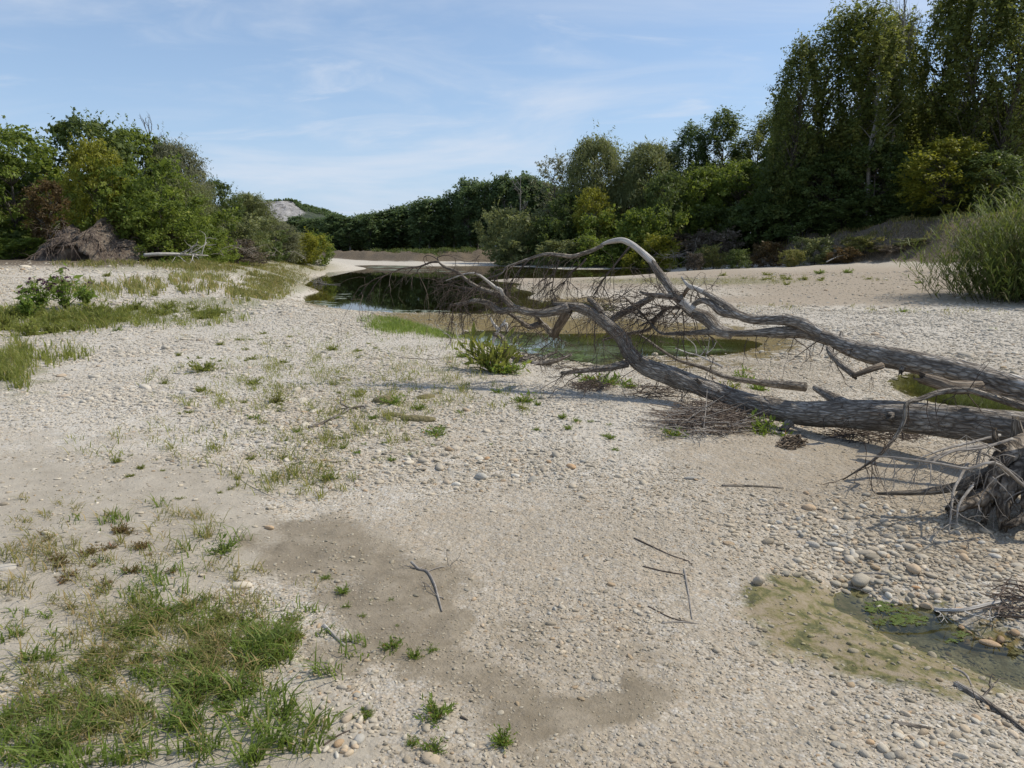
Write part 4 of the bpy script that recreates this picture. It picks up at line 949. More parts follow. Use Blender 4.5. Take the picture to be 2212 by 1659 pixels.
# ------------------------------------------------------------------ fallen trees
def px(pts):
    """(u, v, Y) -> points in the place"""
    return [at(*p) for p in pts]
def rad(pts, wpx):
    return [w * 0.5 / F * p[2] for p, w in zip(pts, wpx)]
def twigs(T, st, d, ln, r, dep, rg, droop=0.25, spread=0.6, kids=(2, 5), wob=0.22):
    pts = [np.asarray(st, float)]; dd = unit(np.asarray(d, float)); n = 5
    for i in range(n):
        dd = unit(dd + rg.normal(0, wob, 3) + np.array([0, 0, -droop * 0.35])); pts.append(pts[-1] + dd * ln / n)
    T.add(pts, [r, r * .8, r * .3], 4 if r < .006 else 6, 9 if r > .004 else 6, cap=False)
    if dep > 0:
        for _ in range(int(rg.integers(*kids))):
            k = int(rg.integers(1, n + 1)); twigs(T, pts[k], unit(dd * 0.8 + rg.normal(0, spread, 3) + np.array([0, 0, -droop])), ln * rg.uniform(.35, .65), max(r * .55, .0016), dep - 1, rg, droop, spread, kids, wob)
def limb(parent, name, pts, wpx, mat, sides=12, n=None, rough=.16, seed=0, jag=0.0, label=None):
    T = Tubes(); P3 = px(pts); T.add(P3, rad(pts, wpx), sides, n or len(pts) * 6, rough, seed, jag=jag)
    o = T.build(name, mat, parent)
    if label: o['label'] = label
    return o

# lower tree: lies on the gravel, bends up at its top end
LA = {}
fa = empty('fallen_tree', (0, 0, 0))
tag(fa, 'lower fallen tree lying on the gravel, its bent top arching left to the pool', 'fallen tree')
# trunk thickens towards the right where it leaves the picture
A_P = [(2420, 965, 4.9), (2300, 950, 5.15), (2212, 930, 5.3), (2080, 912, 5.6), (1950, 902, 5.95), (1830, 897, 6.3), (1720, 893, 6.6), (1620, 872, 6.9), (1540, 845, 7.2), (1460, 815, 7.5), (1395, 792, 7.75), (1362, 765, 7.9), (1345, 732, 8.0), (1312, 700, 8.05), (1272, 672, 8.1), (1232, 661, 8.15), (1195, 656, 8.2)]
A_W = [88.3, 84.6, 79.1, 73.6, 68.1, 62.6, 57.0, 49.7, 42.3, 39.6, 40.5, 40.5, 35.0, 31.3, 27.6, 22.1, 7.4]
limb(fa, 'trunk', A_P, A_W, BARK, 26, 170, .20, 1, .5)
A2 = [(1228, 664, 8.15), (1205, 671, 8.16), (1162, 677, 8.2), (1113, 666, 8.3), (1096, 652, 8.3), (1080, 638, 8.35), (1043, 625, 8.4), (1016, 611, 8.45), (988, 588, 8.5), (960, 576, 8.5), (948, 566, 8.5), (945, 556, 8.5)]
LA[2] = limb(fa, 'limb', A2, [24, 20, 18, 17, 15, 14, 12, 10, 8, 7, 6, 2], BARKG, 12, 70, .16, 2)
A3 = [(1110, 667, 8.3), (1080, 672, 8.35), (1055, 655, 8.4), (1027, 650, 8.45), (1000, 656, 8.5), (972, 660, 8.55)]
LA[3] = limb(fa, 'limb', A3, [15, 14, 12, 11, 9, 6], BARK, 10, 36, .18, 3, .5)
A4 = [(1043, 626, 8.4), (1012, 624, 8.45), (982, 619, 8.5)]
LA[4] = limb(fa, 'limb', A4, [9, 8, 4], BARKG, 8, 16, .15, 4, .4)
A5 = [(1086, 640, 8.33), (1082, 627, 8.3), (1070, 621, 8.3), (1055, 609, 8.25), (1037, 595, 8.2), (1022, 590, 8.2), (1000, 593, 8.2), (963, 606, 8.2)]
LA[5] = limb(fa, 'limb', A5, [9, 9, 8, 6, 4.5, 3.5, 3, 2], BARE, 8, 36, .15, 5)
A6 = [(1226, 670, 8.14), (1216, 690, 8.2), (1206, 706, 8.3), (1197, 726, 8.4)]
LA[6] = limb(fa, 'limb', A6, [24, 20, 19, 17], TORN, 12, 22, .12, 6, .4, label='torn brown branch propping up the bent trunk')
A7 = [(1098, 676, 8.4), (1123, 693, 8.5), (1142, 706, 8.6), (1170, 700, 8.7), (1190, 720, 8.7)]
LA[7] = limb(fa, 'limb', A7, [7, 9, 11, 13, 14], BARKG, 9, 26, .15, 7)
A8 = [(1160, 684, 8.6), (1172, 700, 8.7), (1196, 722, 8.7)]
LA[8] = limb(fa, 'limb', A8, [9, 11, 12], BARKG, 8, 16, .12, 8)
A9 = [(1300, 672, 8.05), (1284, 656, 8.1), (1270, 645, 8.15)]
LA[9] = limb(fa, 'limb', A9, [15, 13, 10], BARKG, 10, 14, .14, 9, .6, label='broken stub standing on the bend')
A10 = [(1356, 785, 7.85), (1310, 795, 7.8), (1262, 800, 7.75), (1215, 806, 7.7)]
LA[10] = limb(fa, 'limb', A10, [17, 15, 11, 8], BARK, 10, 24, .16, 10, .5)
A11 = [(1760, 838, 6.95), (1785, 852, 6.75), (1830, 880, 6.4)]
LA[11] = limb(fa, 'limb', A11, [12, 22, 34], BARK, 12, 18, .2, 11, .4, label='broken stub on the far side of the trunk')
A12 = [(947, 566, 8.5), (930, 567, 8.5), (905, 576, 8.5), (870, 580, 8.5), (835, 594, 8.5), (800, 609, 8.5), (775, 640, 8.5)]
LA[12] = limb(fa, 'limb', A12, [5, 4.5, 4, 3.2, 2.6, 2.2, 1.5], TWIG, 6, 40, .1, 12)
A13 = [(1380, 722, 9.0), (1400, 735, 9.0), (1430, 757, 8.9), (1470, 780, 8.8), (1520, 795, 8.7), (1570, 815, 8.4), (1640, 826, 8.2), (1740, 836, 7.8)]
LA[13] = limb(fa, 'limb', A13, [4, 6, 7, 9, 10, 12, 18, 22], BARKG, 9, 44, .14, 13)
rg = np.random.default_rng(40)
for lo_, pts, n, ln, dep, dr in ((LA[2], A2[3:], 14, .50, 2, .35), (LA[3], A3, 12, .5, 2, .45), (LA[4], A4, 14, .5, 2, .25), (LA[5], A5, 12, .4, 2, .15), (LA[12], A12, 10, .5, 1, .5), (LA[7], A7, 12, .5, 2, .2), (LA[10], A10, 12, .5, 2, .0), (LA[6], A6[2:], 6, .4, 2, .2)):
    T = Tubes()
    Pp = smooth_path(px(pts), 40)
    for k in range(n):
        i = int(rg.integers(4, 40)); tg = Pp[min(i, 38) + 1] - Pp[min(i, 38)]
        d = unit(unit(tg) * .7 + rg.normal(0, .65, 3) + np.array([-.2, 0, -dr * .5]))
        d[2] = min(d[2], 0.12); twigs(T, Pp[i], d, ln * rg.uniform(.5, 1.25), .0055 * rg.uniform(.6, 1.2), dep, rg, dr)
    o = T.build('twigs', TWIG, lo_); o['kind'] = 'stuff'
T = Tubes()
AP = smooth_path(px(A_P), 120)
for k in range(46):
    i = int(rg.choice(np.arange(70, 119))); d = unit(rg.normal(0, 1, 3) + np.array([0, -.3, -.1]))
    twigs(T, AP[i] + d * .06, d, rg.uniform(.15, .55), .0045 * rg.uniform(.6, 1.2), 2, rg, .3)
for k in range(16):
    i = int(rg.integers(30, 70)); d = unit(np.array([rg.normal(0, .5), -.7, rg.normal(0.2, .5)])); twigs(T, AP[i] + d * .10, d, rg.uniform(.12, .4), .004, 1, rg, .5)
o = T.build('twigs', TWIG, fa); o['kind'] = 'stuff'
# roots at the right end
ROOTS = [([(2330, 980, 4.75), (2215, 1000, 4.55), (2120, 1030, 4.45), (2060, 1053, 4.42), (1990, 1064, 4.42), (1895, 1066, 4.42)], [90, 64, 34, 24, 15, 6]),
         ([(2230, 965, 4.75), (2170, 985, 4.5), (2142, 1040, 4.38), (2132, 1090, 4.33), (2125, 1128, 4.3)], [70, 54, 40, 26, 14]),
         ([(2260, 980, 4.7), (2200, 1020, 4.42), (2172, 1080, 4.3), (2168, 1140, 4.22)], [74, 60, 42, 22]),
         ([(2300, 1000, 4.6), (2236, 1060, 4.3), (2215, 1110, 4.15), (2180, 1136, 4.1)], [60, 46, 26, 14]),
         ([(2250, 980, 4.9), (2204, 960, 4.75), (2196, 925, 4.7), (2194, 905, 4.7)], [70, 44, 34, 16]),
         ([(2210, 1010, 4.5), (2150, 1020, 4.5), (2092, 1055, 4.48), (2062, 1082, 4.46), (2045, 1100, 4.44)], [44, 34, 30, 22, 10]),
         ([(2260, 1020, 4.5), (2230, 1080, 4.2), (2240, 1150, 4.1)], [60, 44, 20]),
         ([(2200, 985, 4.6), (2155, 960, 4.5), (2148, 925, 4.5)], [40, 26, 8])]
limb(fa, 'stump', [(2440, 930, 4.95), (2340, 965, 4.75), (2240, 995, 4.55), (2185, 1040, 4.42), (2160, 1085, 4.36)], [100, 96, 84, 62, 34], ROOTM, 26, 70, .7, 90, .6, label='gnarled dark stump from which the roots spread')
ROOTS += [([(2330, 1000, 4.6), (2330, 1080, 4.3), (2290, 1180, 4.05), (2262, 1230, 4.0)], [110, 80, 50, 20]), ([(2360, 960, 4.6), (2380, 860, 4.5), (2370, 780, 4.45)], [100, 70, 26]), ([(2340, 960, 4.6), (2300, 880, 4.5), (2262, 830, 4.5)], [80, 50, 16]), ([(2400, 1000, 4.5), (2420, 1100, 4.2), (2400, 1220, 3.9)], [110, 90, 40]), ([(2190, 1040, 4.4), (2120, 1075, 4.35), (2085, 1092, 4.3), (2050, 1112, 4.28)], [56, 40, 28, 10])]
for k, (pts, wp) in enumerate(ROOTS):
    limb(fa, 'root', pts, wp, [BARKG, ROOTM, ROOTM, ROOTM, BARKG, ROOTM, ROOTM, ROOTM, ROOTM, ROOTM, ROOTM, ROOTM, ROOTM][k], 14, 40, .62, 60 + k, .5)
T = Tubes(); rg = np.random.default_rng(41)
for pts in ([(2187, 948, 4.5), (2120, 968, 4.4), (2060, 975, 4.35), (2010, 1000, 4.3), (1990, 1002, 4.3)], [(2150, 960, 4.5), (2085, 968, 4.4), (2020, 985, 4.35), (1995, 998, 4.3), (2030, 985, 4.3)], [(2212, 1050, 4.2), (2150, 1000, 4.1), (2090, 1012, 4.1), (2020, 1000, 4.1), (1930, 988, 4.15), (1850, 985, 4.2)],
            [(2090, 1000, 4.4), (2075, 1030, 4.3), (2060, 1060, 4.2), (2055, 1100, 4.1), (2050, 1150, 4.0)], [(2160, 940, 4.6), (2100, 955, 4.5), (2040, 970, 4.4), (1985, 990, 4.3)], [(2100, 1050, 4.2), (2072, 1090, 4.1), (2066, 1130, 4.05)]):
    P3 = px(pts); T.add(P3, [.010, .008, .004], 6, 24, .1)
    for _ in range(4):
        i = int(rg.integers(0, len(P3))); twigs(T, P3[i], rg.normal(0, 1, 3) + np.array([-.5, -.3, -.4]), rg.uniform(.1, .3), .0035, 1, rg, .5)
for k in range(26):
    c = at(rg.uniform(2110, 2230), rg.uniform(960, 1090), rg.uniform(4.2, 4.6)); twigs(T, c, np.array([rg.normal(-.4, .6), rg.normal(-.3, .4), rg.normal(-.3, .5)]), rg.uniform(.1, .35), .005, 1, rg, .4)
o = T.build('rootlets', TWIGP, fa); o['kind'] = 'stuff'

def stubs(parent, path, W, idx, seed, mat):
    rg = np.random.default_rng(seed); Pp = smooth_path(px(path), 120); Rr = interp_r(rad(path, W), 120)
    for i in idx:
        tg = unit(Pp[i + 1] - Pp[i]); d = unit(np.cross(tg, rg.normal(0, 1, 3)) + tg * rg.uniform(.2, .8) + np.array([0, -.5, .35])); r = Rr[i]; k = rg.uniform(.25, .42) * r; l_ = r * rg.uniform(1.15, 1.7)
        T = Tubes(); T.add([Pp[i], Pp[i] + d * l_ * .6, Pp[i] + d * l_ + rg.normal(0, .1 * l_, 3)], [k * 2.0, k * 1.2, k * rg.uniform(.6, 1)], 9, 10, .3, seed + i, jag=1.2)
        T.build('stub', mat, parent)
stubs(fa, A_P, A_W, (33, 52, 74, 90), 7, BARK)

# upper tree: leans over the lower one
fb = empty('fallen_tree', (0, 0, 0))
tag(fb, 'upper dark fallen trunk propped in the air, its forked limbs arching over the pool', 'fallen tree')
B_P = [(2420, 900, 5.1), (2300, 868, 5.35), (2207, 841, 5.6), (2090, 806, 5.9), (1973, 782, 6.2), (1856, 758, 6.6), (1790, 732, 6.9), (1738, 718, 7.1), (1669, 719, 7.3), (1604, 720, 7.5), (1538, 717, 7.7), (1494, 719, 7.9), (1450, 721, 8.0), (1428, 719, 8.05), (1412, 706, 8.1), (1388, 679, 8.2), (1368, 660, 8.25), (1349, 642, 8.3)]
B_W = [71.8, 66.2, 60.7, 53.4, 47.8, 44.2, 42.3, 39.6, 29.4, 27.6, 25.8, 15.6, 12.9, 12.0, 9.2, 6.4, 4.6, 2.8]
limb(fb, 'trunk', B_P, B_W, BARK, 26, 170, .20, 20, .4)
B2 = [(1580, 722, 7.6), (1550, 712, 7.7), (1527, 688, 7.8), (1494, 673, 7.9), (1476, 655, 7.95), (1459, 638, 8.0), (1437, 607, 8.1), (1419, 583, 8.15), (1406, 563, 8.2)]
limb(fb, 'limb', B2, [24, 28, 30, 24, 21, 20, 18, 16, 14], BARK, 16, 70, .18, 21, label='dark lower half of the high arching limb')
B2b = [(1410, 569, 8.19), (1406, 563, 8.2), (1384, 543, 8.25), (1366, 529, 8.3), (1344, 519, 8.35), (1318, 522, 8.4), (1300, 528, 8.4)]
limb(fb, 'limb', B2b, [15.2, 14.6, 13, 13, 11.5, 10, 6], BARE, 14, 44, .12, 22, .4, label='bleached barkless end of the high arching limb')
limb(fb, 'bare_patch', [(1498, 672, 7.87), (1486, 662, 7.9), (1474, 650, 7.93)], [21.5, 21.5, 20], BARE, 14, 16, .05, 23, label='bleached patch where the bark is gone')
B3 = [(1775, 722, 6.95), (1724, 696, 7.1), (1669, 691, 7.3), (1626, 690, 7.4), (1593, 679, 7.5), (1571, 662, 7.6), (1542, 644, 7.7), (1516, 629, 7.8)]
limb(fb, 'limb', B3, [26, 26, 23, 21, 20, 17, 14, 11], BARK, 16, 60, .24, 24)
B3b = [(1520, 631, 7.78), (1505, 624, 7.85), (1489, 618, 7.9), (1478, 607, 7.95), (1472, 598, 8.0)]
limb(fb, 'limb', B3b, [11.5, 11, 10, 6, 3], BARE, 10, 26, .1, 25, .3, label='bleached pointed end of the upper limb')
limb(fb, 'limb', [(1489, 620, 7.9), (1481, 630, 8.0), (1476, 642, 8.1)], [9, 8, 7], TORN, 8, 12, .1, 26, .5, label='short torn brown stub')
B4 = [(1600, 682, 7.5), (1560, 675, 7.6), (1538, 657, 7.7), (1516, 649, 7.8), (1494, 660, 7.9), (1472, 664, 8.0), (1439, 667, 8.1), (1410, 690, 8.2), (1380, 705, 8.3)]
LB4 = limb(fb, 'limb', B4, [17, 17, 15, 13, 9, 7, 6, 5, 3], BARK, 10, 50, .16, 27)
limb(fb, 'limb', [(1462, 642, 7.98), (1440, 640, 8.0), (1419, 638, 8.05), (1400, 636, 8.1), (1382, 630, 8.15)], [14, 13, 11, 9, 4], BARK, 10, 24, .18, 28, .5, label='stub pointing left from the arching limb')
limb(fb, 'limb', [(1412, 640, 8.2), (1385, 655, 8.3), (1362, 668, 8.35), (1340, 680, 8.4), (1322, 692, 8.45)], [13, 14, 15, 15, 13], BARK, 10, 26, .16, 29, .4)
limb(fb, 'limb', [(1440, 665, 8.3), (1416, 690, 8.4), (1400, 712, 8.5), (1350, 722, 8.6), (1300, 735, 8.7)], [10, 8, 8, 7, 4], BARKG, 8, 30, .12, 30)
B5 = [(1302, 530, 8.4), (1279, 541, 8.4), (1255, 549, 8.4), (1234, 554, 8.4), (1211, 551, 8.4), (1178, 549, 8.45), (1143, 559, 8.5), (1110, 571, 8.5), (1094, 577, 8.5), (1082, 591, 8.5), (1045, 604, 8.5)]
LB5 = limb(fb, 'limb', B5, [8, 9, 9.5, 9, 8, 7, 6, 5, 4, 3, 2], BARKG, 9, 70, .15, 31, label='drooping branch hanging left from the bleached tip')
B6 = [(1790, 752, 6.75), (1796, 765, 6.6), (1817, 788, 6.4), (1847, 812, 6.2)]
limb(fb, 'limb', B6, [13, 13, 14, 13], BARKG, 9, 22, .12, 32, .5)
limb(fb, 'limb', [(1905, 790, 6.2), (1880, 798, 6.15), (1843, 812, 6.15)], [16, 14, 10], TORN, 9, 14, .1, 33, .5)
B7 = [(2120, 836, 5.55), (2060, 838, 5.55), (2030, 829, 5.6), (1992, 817, 5.7)]
limb(fb, 'limb', B7, [26, 30, 28, 24], TORN, 14, 22, .22, 34, .7, label='splintered pale stub below the trunk')
B8 = [(2240, 885, 5.1), (2205, 876, 5.1), (2129, 853, 5.15), (2090, 843, 5.2), (2032, 847, 5.25), (1990, 861, 5.2), (1958, 873, 5.15), (1954, 905, 5.1), (1934, 944, 5.05), (1895, 987, 4.95), (1856, 1014, 4.95), (1821, 1036, 4.95)]
LB8 = limb(fb, 'limb', B8, [20, 18, 15, 14, 13, 11, 10, 8.5, 8, 7, 5, 3], BARKG, 9, 70, .12, 35, label='dead branch reaching from the trunk down to the gravel')
stubs(fb, B_P, B_W, (38, 55, 70), 17, BARK)
rg = np.random.default_rng(50); T = Tubes()
B5P = smooth_path(px(B5), 60)
for k in range(20):
    i = int(rg.integers(6, 60)); twigs(T, B5P[i], unit(np.array([rg.normal(-.5, .4), rg.normal(0, .5), rg.uniform(-1.2, .1)])), rg.uniform(.25, .75), .0065 * rg.uniform(.5, 1.1), 2, rg, .55, .5)
for u0, v0, pts in ((0, 0, [(1207, 562, 8.4), (1203, 578, 8.4), (1197, 592, 8.4), (1195, 608, 8.4), (1193, 625, 8.4)]), (0, 0, [(1266, 558, 8.4), (1255, 572, 8.4), (1234, 589, 8.4), (1222, 606, 8.4), (1212, 625, 8.4)]), (0, 0, [(1360, 533, 8.3), (1330, 570, 8.3), (1309, 597, 8.3), (1296, 615, 8.3), (1280, 640, 8.3)]), (0, 0, [(1143, 560, 8.5), (1125, 580, 8.5), (1110, 600, 8.5), (1092, 622, 8.5)])):
    P3 = px(pts); T.add(P3, [.014, .009, .004], 6, 24)
    for k in range(9): twigs(T, P3[int(rg.integers(1, len(P3)))], unit(np.array([rg.normal(-.5, .4), rg.normal(0, .4), rg.uniform(-1, 0)])), rg.uniform(.2, .5), .0045, 2, rg, .5, .5)
o = T.build('twigs', TWIG, LB5); o['kind'] = 'stuff'; T = Tubes()
B4P = smooth_path(px(B4), 60)
for k in range(40):
    i = int(rg.integers(20, 60)); twigs(T, B4P[i], unit(np.array([rg.normal(-.5, .6), rg.normal(0, .6), rg.normal(.05, .5)])), rg.uniform(.25, .7), .0065 * rg.uniform(.5, 1.1), 2, rg, .15, .55)
for k in range(34):
    c = at(rg.uniform(1290, 1440), rg.uniform(640, 700), rg.uniform(8.1, 8.5)); twigs(T, c, unit(np.array([rg.normal(-.3, .7), rg.normal(0, .5), rg.normal(.0, .5)])), rg.uniform(.25, .6), .006 * rg.uniform(.5, 1.1), 2, rg, .15, .6)
o = T.build('twigs', TWIG, LB4); o['kind'] = 'stuff'; T = Tubes()
BP = smooth_path(px(B_P), 120)
for k in range(30):
    i = int(rg.integers(35, 112)); d = unit(np.array([rg.normal(0, .7), -.4, rg.normal(-.4, .6)])); twigs(T, BP[i] + d * .05, d, rg.uniform(.1, .4), .005 * rg.uniform(.6, 1.2), 1, rg, .4)
o = T.build('twigs', TWIG, fb); o['kind'] = 'stuff'; T = Tubes()
B8P = smooth_path(px(B8), 60)
for k in range(22):
    i = int(rg.integers(10, 60)); twigs(T, B8P[i], unit(np.array([rg.normal(-.2, .7), -.3, rg.normal(-.2, .6)])), rg.uniform(.1, .35), .004 * rg.uniform(.6, 1.2), 1, rg, .3)
o = T.build('twigs', TWIG, LB8); o['kind'] = 'stuff'

# ------------------------------------------------------------------ driftwood, sticks and brush
def stick(pts, w, mat, label, name='stick', side=0, lift=0.3, twl=0.15, seed=0, cat='stick'):
    """pts: (u, v[, height above the gravel])"""
    P3 = []
    for p in pts:
        q = gpt(p[0], p[1]); h = p[2] if len(p) > 2 else w * lift
        if len(p) > 2 and h > 0.02:                 # a raised point: keep the pixel, come nearer to the viewer
            zt = q[2] + h; q = gz(p[0], p[1], zt) if False else at(p[0], p[1], q[1] * 0.985)
        else: q[2] += h
        P3.append(q)
    T = Tubes(); T.add(P3, [w, w * .85, w * .45], 8, max(8, len(P3) * 5), .18, seed)
    rg = np.random.default_rng(seed + 900)
    for _ in range(side):
        i = int(rg.integers(0, len(P3))); d = np.array([rg.normal(0, 1), rg.normal(0, 1), rg.uniform(-.05, .12)]); twigs(T, P3[i], d, twl * rg.uniform(.5, 1.2), w * .4, 1, rg, .1)
    return tag(T.build(name, mat), label, cat)
stick([(668, 926), (700, 915), (735, 898), (757, 883, .06), (785, 878, .09), (792, 893)], .016, BARK, 'forked dead branch lying on the gravel left of the mossy boulders', 'dead_branch', 3, .6, .3, 1, 'branch')
stick([(889, 1222, .02), (905, 1231), (923, 1236), (938, 1262), (946, 1290), (955, 1322)], .0075, TWIGP, 'curved twiggy branch lying in the wet silt', 'dead_branch', 8, .6, .2, 2, 'branch')
stick([(700, 1353), (722, 1374), (746, 1397)], .009, BARE, 'straight grey stick at the right edge of the grass', seed=3)
stick([(1370, 1163), (1410, 1182), (1450, 1200), (1488, 1212)], .006, TWIG, 'thin dark stick, upper of those on the open gravel', seed=4, side=2)
stick([(1478, 1230), (1487, 1280), (1495, 1338)], .006, TWIGP, 'thin pale stick pointing down the picture on the gravel', seed=5)
stick([(1389, 1224), (1440, 1236), (1490, 1243)], .005, TWIG, 'short dark twig left of the pale stick', seed=6)
stick([(1430, 1346), (1470, 1344), (1510, 1348)], .005, TWIGP, 'short pale stick lying across below the pale one', seed=7)
stick([(1400, 1310), (1450, 1335), (1500, 1346)], .004, TWIG, 'thin dark twig meeting the foot of the pale stick', seed=17)
stick([(1856, 1240), (1900, 1240), (1960, 1250), (2016, 1262)], .008, TWIGP, 'pale stick along the upper rim of the puddle', seed=8)
stick([(1560, 1050), (1620, 1051), (1693, 1055)], .011, BARKG, 'straight grey stick on the gravel below the brush pile', seed=9)
stick([(1640, 1112), (1690, 1108), (1730, 1098)], .006, TWIGP, 'short pale twig among the cobbles left of the stump', seed=10)
stick([(2065, 1478), (2110, 1505), (2160, 1540), (2230, 1592)], .014, BARK, 'dark stick at the right edge below the puddle', seed=11, side=3)
stick([(1930, 1563), (1965, 1568), (2010, 1574)], .010, BARK, 'short dark stick in the gravel below the puddle', seed=12)
stick([(2060, 1440), (2085, 1452), (2100, 1480)], .006, TWIGP, 'thin pale twig at the lower rim of the puddle', seed=13)
stick([(2000, 1352), (2060, 1385), (2120, 1405), (2220, 1420)], .008, TWIG, 'dark wet stick lying in the puddle', seed=14)
stick([(2020, 1322, .01), (2080, 1318, .03), (2150, 1302, .05), (2240, 1282, .06)], .011, BARE, 'pale drift branch reaching the puddle from the right edge', seed=15, side=6)
stick([(2176, 1136), (2195, 1124, .03), (2225, 1108, .05)], .014, BARE, 'short white stick below the root stump at the right edge', seed=16)
stick([(330, 1002), (420, 998), (480, 1008), (540, 1050), (640, 1098)], .004, TWIGP, 'long thin stem lying on the pale silt', seed=18)
stick([(862, 774), (930, 777), (1000, 771), (1040, 780)], .012, BARK, 'straight dark stick left of the yellow-green plant', seed=19)
stick([(700, 1610), (730, 1590), (760, 1576)], .004, TWIG, 'thin dark stem among the weeds near the lower edge', seed=21)
stick([(995, 1550), (1010, 1556)], .006, BARK, 'short stick beside the biggest weed clump', seed=22)
# washed up crooked wood on the crest
T = Tubes()
d1 = [(1066, 722, 11.0), (1082, 727, 11.0), (1092, 745, 11.0), (1100, 763, 11.0), (1125, 779, 10.9), (1160, 786, 10.8), (1190, 790, 10.8)]
T.add(px(d1), rad(d1, [9, 12, 13, 14, 12, 11, 6]), 10, 50, .16, 70)
d2 = [(1160, 786, 10.8), (1180, 770, 10.9), (1202, 760, 11)]; T.add(px(d2), rad(d2, [10, 9, 6]), 8, 16, .15, 71)
d3 = [(1150, 786, 10.7), (1190, 782, 10.7), (1235, 766, 10.8)]; T.add(px(d3), rad(d3, [12, 11, 6]), 8, 16, .15, 72)
rg = np.random.default_rng(61)
for k in range(34): twigs(T, at(rg.uniform(1105, 1200), rg.uniform(765, 790), 10.8), np.array([rg.normal(0, .8), rg.normal(0, .5), rg.normal(.2, .5)]), rg.uniform(.2, .6), .007, 1, rg, .1)
tag(T.build('driftwood', BARKG), 'crooked driftwood with an upright stub beside the yellow-green plant', 'driftwood')
T = Tubes()
for pts in ([(1060, 746, 11.4), (1072, 722, 11.4), (1086, 700, 11.4), (1092, 690, 11.4)], [(1076, 712, 11.4), (1064, 696, 11.4), (1060, 686, 11.4)], [(1084, 704, 11.4), (1094, 700, 11.4), (1096, 716, 11.4)]): T.add(px(pts), [.03, .022, .012], 8, 16, .15)
tag(T.build('driftwood', BARE), 'white forked driftwood standing at the crest before the green pool', 'driftwood')
T = Tubes(); rg = np.random.default_rng(62)
for u0 in (975, 990, 1002): twigs(T, at(u0, 732, 12.6), np.array([rg.normal(0, .25), 0, 1.0]), .24, .008, 2, rg, -.15, .35)
tag(T.build('dead_sapling', BARE), 'bleached dead sapling standing on the crest before the pool', 'dead sapling')
T = Tubes(); rg = np.random.default_rng(63)
T.add(px([(1459, 752, 10.6), (1485, 762, 10.5), (1505, 767, 10.4), (1530, 778, 10.2), (1560, 792, 10.0)]), [.008, .012, .02], 6, 24)
for pts in ([(1505, 767, 10.4), (1500, 745, 10.4), (1478, 726, 10.4)], [(1524, 776, 10.3), (1530, 750, 10.3), (1533, 728, 10.3)], [(1526, 764, 10.3), (1540, 752, 10.3), (1548, 736, 10.3)], [(1512, 770, 10.4), (1522, 757, 10.4), (1527, 748, 10.4)]): T.add(px(pts), [.010, .007, .004], 5, 14)
tag(T.build('dead_branch', BARE), 'bleached forked branch in front of the green pool, behind the lower trunk', 'branch')

def brush(u0, v0, ru, rv, n, ln, mat, label, h=.16, seed=0, name='brush_pile', r=.004):
    rg = np.random.default_rng(seed); T = Tubes(); a = rg.uniform(0, 6.283, n); q = np.sqrt(rg.uniform(0, 1, n))
    X, Y, Z = gpts(u0 + ru * q * np.cos(a), v0 + rv * q * np.sin(a))
    for i in range(n):
        az = rg.normal(0.15, .8) + (math.pi if rg.uniform() < .5 else 0); d = np.array([math.cos(az), math.sin(az) * .9, rg.normal(0.04, .26)])
        p = np.array([X[i], Y[i], Z[i] + rg.uniform(.01, h) * (1 - q[i] * .7)]); l_ = ln * rg.uniform(.4, 1.3)
        T.add([p - d * l_ / 2, p + rg.normal(0, .02, 3), p + d * l_ / 2 + np.array([0, 0, -.02])], [r * .7, r * rg.uniform(.8, 1.3), r * .4], 4, 5, cap=False)
    return tag(T.build(name, mat), label, 'brush pile')
brush(1535, 912, 95, 30, 330, .45, TWIG2, 'heap of brown dead stalks against the middle of the lower trunk', .2, 1)
brush(1520, 920, 100, 34, 110, .6, TWIGP, 'pale stalks strewn over the heap of brown stalks', .2, 2, 'stalk_heap')
brush(1275, 838, 42, 10, 100, .3, TWIG2, 'small heap of brown twigs below the dark green plant', .12, 3)
brush(1885, 945, 90, 14, 110, .4, TWIG, 'dead twigs lying under the thick part of the lower trunk', .1, 4, 'stalk_heap')
brush(1708, 960, 26, 12, 70, .14, TORN, 'small heap of reddish bark flakes before the lower trunk', .05, 5, 'bark_flakes', .008)
brush(2200, 1310, 45, 30, 40, .25, TWIG2, 'tangle of dark drift twigs at the right edge by the puddle', .14, 6, 'twig_tangle')
brush(1420, 850, 60, 14, 60, .4, TWIG, 'loose dark twigs under the rising part of the lower trunk', .1, 7, 'stalk_heap')

